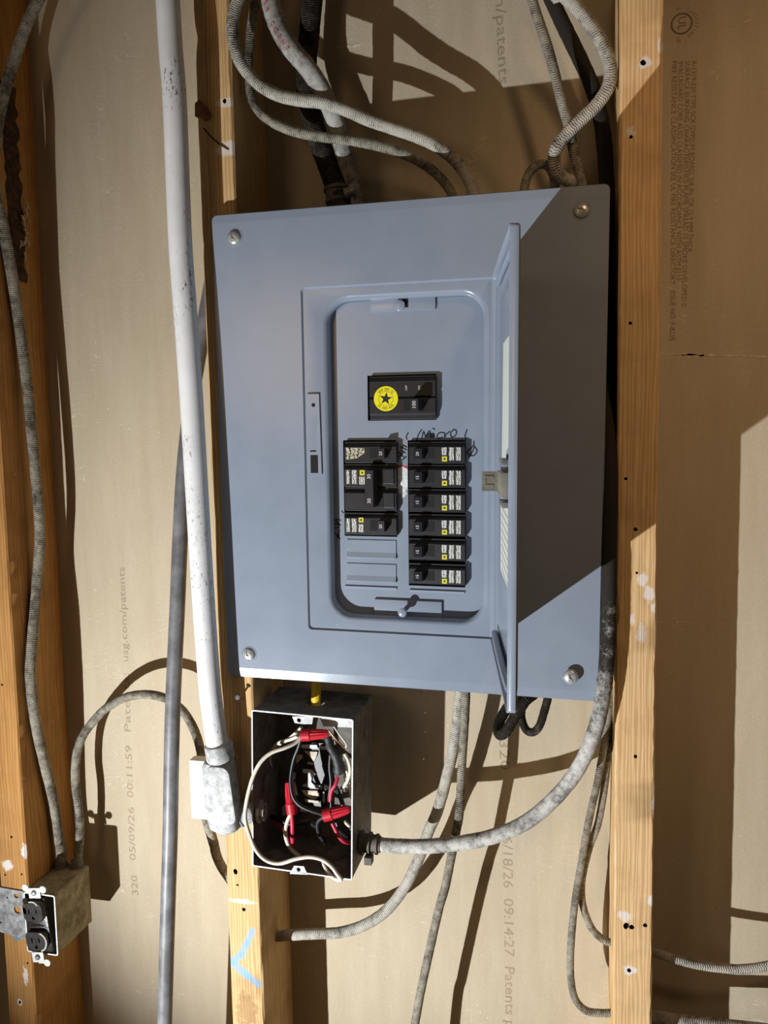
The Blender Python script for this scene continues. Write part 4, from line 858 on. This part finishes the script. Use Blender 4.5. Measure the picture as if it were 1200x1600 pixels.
# ---------------------------------------------------------------- outlet box, receptacle, plate, nail
fr = -.35
b0 = at(91, 1494, fr); t0 = at(87, 1400, fr); X0, X1, Z0, Z1 = -9.9, b0[0], b0[2], t0[2]
ob = empty('outlet_box', ((X0 + X1) / 2, 1.0, Z0), 'dusty steel outlet box mounted on the stud with two cables entering its top', 'outlet box')
dx, dz, hh = (X1 - X0) / 2, 0, Z1 - Z0
bm = B(); plate(bm, [rrect(-dx, dx, 0, hh, .1, 4), rrect(-dx + .06, dx - .06, .06, hh - .06, .06, 4)[::-1]], fr - 1.0, fr + 2.6 - 1.0); box(bm, (-dx + .02, fr + 1.54, .02), (dx - .02, fr + 1.6, hh - .02))
for f in bm.faces:
    if f.calc_center_median().y < fr - .99: f.material_index = 1
link('shell', bm, [MT['obox'], MT['jedge']], ob, False)
for zz in (hh * .32, hh * .72):
    bm = B(); lathe(bm, (dx, fr + .9, zz), (dx + 1, fr + .9, zz), [(-.01, .42), (.012, .42), (.013, .37), (.004, .36), (.004, .01)], 20); link('knockout', bm, MT['obox'], ob)
for (px, py, Y) in ((96, 1362, 1.9), (121, 1362, 2.1)):
    q = at(px, py, Y); bm = B(); lathe(bm, (q[0] - (X0 + X1) / 2, Y - 1, hh - .02), (q[0] - (X0 + X1) / 2, Y - 1, hh + 1), [(0, .36), (.06, .36), (.07, .30), (.32, .29), (.33, .26)], 16); link('cable_bushing', bm, MT['jbox'], ob)
yr = -.55
rc = at(57, 1447, yr); RA = math.radians(-7)
recp = empty('outlet_receptacle', rc, 'dark duplex receptacle hanging loose and crooked in the outlet box', 'outlet', rot=(0, RA, 0))
RM = np.array(Matrix.Rotation(RA, 3, 'Y'))
def rl(px, py, Y): q = RM.T @ (at(px, py, Y) - rc); return (q[0], q[2])
bm = B(); box(bm, (-.55, .02, -1.25), (.6, .9, 1.25), .06); link('case', bm, MT['recept'], recp)
for (px, py) in ((53, 1424), (58, 1469)):
    u, v = rl(px, py, yr - .1); bm = B()
    out = [(max(-.52, min(.52, a * 1.0)), max(-.44, min(.44, b))) for a, b in ngon(0, 0, .58, 28)]
    loops(bm, [[(u + a * s, y, v + b * s) for a, b in out] for s, y in ((1, .1), (1, -.16), (.95, -.2), (.3, -.2))], False, True); bmesh.ops.recalc_face_normals(bm, faces=bm.faces)
    o = link('outlet_face', bm, MT['recept'], recp)
    c1, c2, c3 = B(), B(), B(); box(c1, (u - .22, -.5, v - .07), (u - .16, -.12, v + .16)); box(c2, (u + .16, -.5, v - .05), (u + .22, -.12, v + .14)); cyl(c3, (u, -.5, v - .26), (u, -.12, v - .26), .085, n=10); cut(o, [c1, c2, c3])
bm = B(); u, v = rl(61, 1472, yr - .2); tube(bm, [(u + .3 * math.cos(t) * 1.25, -.2, v + .42 * math.sin(t)) for t in np.linspace(1.25, -1.4, 9)], .035, 8, 3); link('chipped_rim', bm, MT['ear'], recp)
bm = B(); u, v = rl(50, 1421, yr - .2); tube(bm, [(u + .34 * math.cos(t), -.19, v + .34 * math.sin(t)) for t in np.linspace(.5, 1.9, 6)], .03, 8, 3); box(bm, (u - .52, -.2, v - .25), (u - .3, -.02, v + .1), .03); link('chipped_rim', bm, MT['ear'], recp)
for (tp, ears) in (((54, 1396), ((40, 1387), (67, 1390))), ((60, 1496), ((74, 1504),))):
    u, v = rl(*tp, yr); bm = B(); box(bm, (u - .3, -.03, v - .22), (u + .3, .03, v + .26), .02); o = link('yoke_strap', bm, MT['ear'], recp)
    c = B(); cyl(c, (u, -.4, v + .04), (u, .4, v + .04), .1, n=12); cut(o, [c])
    bm = B(); lathe(bm, (u, .04, v + .04), (u, -1, v + .04), [(0, .06), (.02, .09), (.1, .13), (.14, .1), (.16, .02)], 12); link('mounting_screw', bm, MT['steel'], recp)
    for e in ears:
        eu, ev = rl(*e, yr); bm = B(); cyl(bm, (eu, -.03, ev), (eu, .025, ev), .165, n=18); box(bm, (min(eu, u), -.025, min(ev, v + .1) - .03), (max(eu, u), .02, min(ev, v + .1) + .05)); link('plaster_ear', bm, MT['ear'], recp)
bm = B(); link('spacer', tube(bm, [(-.55, .1, 0), (0, .05, 0.02), (.58, .1, 0)], .07, 8, 4), MT['recept'], recp)
P0, P1 = at(-30, 1446, -.02), at(37, 1392, -.02)
bm = B(); plate(bm, [[(P0[0], P0[2]), (P1[0] + .05, P0[2] - .35), (P1[0] + .02, P1[2]), (P0[0], P1[2] + .1)]], -.07, -.005)
pt = link('nail_plate', bm, MT['steel'], None, False, origin=False); place(pt, 'grey steel bracket plate nailed flat on the stud beside the outlet box', 'bracket')
cs = []
for (px, py, r) in ((26, 1399, .12), (28, 1421, .19), (2, 1441, .05), (12, 1402, .05)):
    q = at(px, py, -.04); c = B(); cyl(c, (q[0], -.5, q[2]), (q[0], .3, q[2]), r, n=14); cs.append(c)
cut(pt, cs); pt.data.shade_flat()
a, b = at(371, 1090, -.55), at(378, 1092, .3); bm = B(); lathe(bm, a, b, [(0, .02), (0, .1), (.04, .1), (.05, .04), (float(np.linalg.norm(b - a)), .05)], 14); place(link('nail', bm, MT['steel'], None), 'pale nail left standing proud of the middle stud under the panel corner', 'nail')
# dark torn strip of bark on the side of the outlet-box stud
rnd = random.Random(5); bm = B(); Ls = []
za, zb = onX(40, 150, -9.9)[2], onX(50, 445, -9.9)[2]
for i in range(26):
    z = za + (zb - za) * i / 25; y0_, y1_ = 1.35 + rnd.uniform(-.06, .06), 2.35 + rnd.uniform(-.15, .15); t = .03 + rnd.uniform(0, .1) + (.12 if i > 18 else 0) * rnd.random()
    Ls.append([(-9.93, y0_, z), (-9.93 + t * .5, y0_ + .1, z + rnd.uniform(-.05, .05)), (-9.93 + t, (y0_ + y1_) / 2, z), (-9.93 + t * .6, y1_ - .1, z + rnd.uniform(-.05, .05)), (-9.93, y1_, z)])
loops(bm, Ls, False, False, False); bmesh.ops.recalc_face_normals(bm, faces=bm.faces)
st_a = [o for o in bpy.data.objects if o.get('label', '').startswith('pine wall stud carrying')][0]
link('bark_strip', bm, MT['bark'], st_a, True, 20)
for (px, py) in ((37, 333), (36, 372)):
    q = onX(px, py, -9.8); bm = B()
    for k in range(9):
        d = np.array([abs(rnd.gauss(0, .05)), rnd.gauss(0, .13), rnd.gauss(0, .3)]); e = d + np.array([rnd.uniform(.0, .12), rnd.gauss(0, .1), rnd.gauss(0, .25)])
        tube(bm, [q + d, q + (d + e) / 2 + .02, q + e], (.07, .015), 6, 3)
    link('splinters', bm, MT['gypsum'], st_a, True, 40)

# torn chip on the edge of the middle stud
st_b = [o for o in bpy.data.objects if o.get('label', '').startswith('pine wall stud behind')][0]
bm = B(); P = [at(x, y, 0.0) for x, y in ((306, 163), (313, 157), (324, 168), (331, 184), (322, 190), (313, 184), (306, 183))]
prism(bm, [(p[0], p[2]) for p in P], -.09, .1); MT['chip'] = mat_dusty('torn_pine', (112, 76, 44), (160, 116, 72), 150, 0.9, bump=0.8)
link('torn_chip', bm, MT['chip'], st_b, True, 20)
bm = B(); tube(bm, [at(318, 200, -.03), at(330, 214, -.05), at(344, 226, -.05), at(357, 234, -.02)], .025, 6, 4); link('crack_sliver', bm, MT['bark'], st_b)
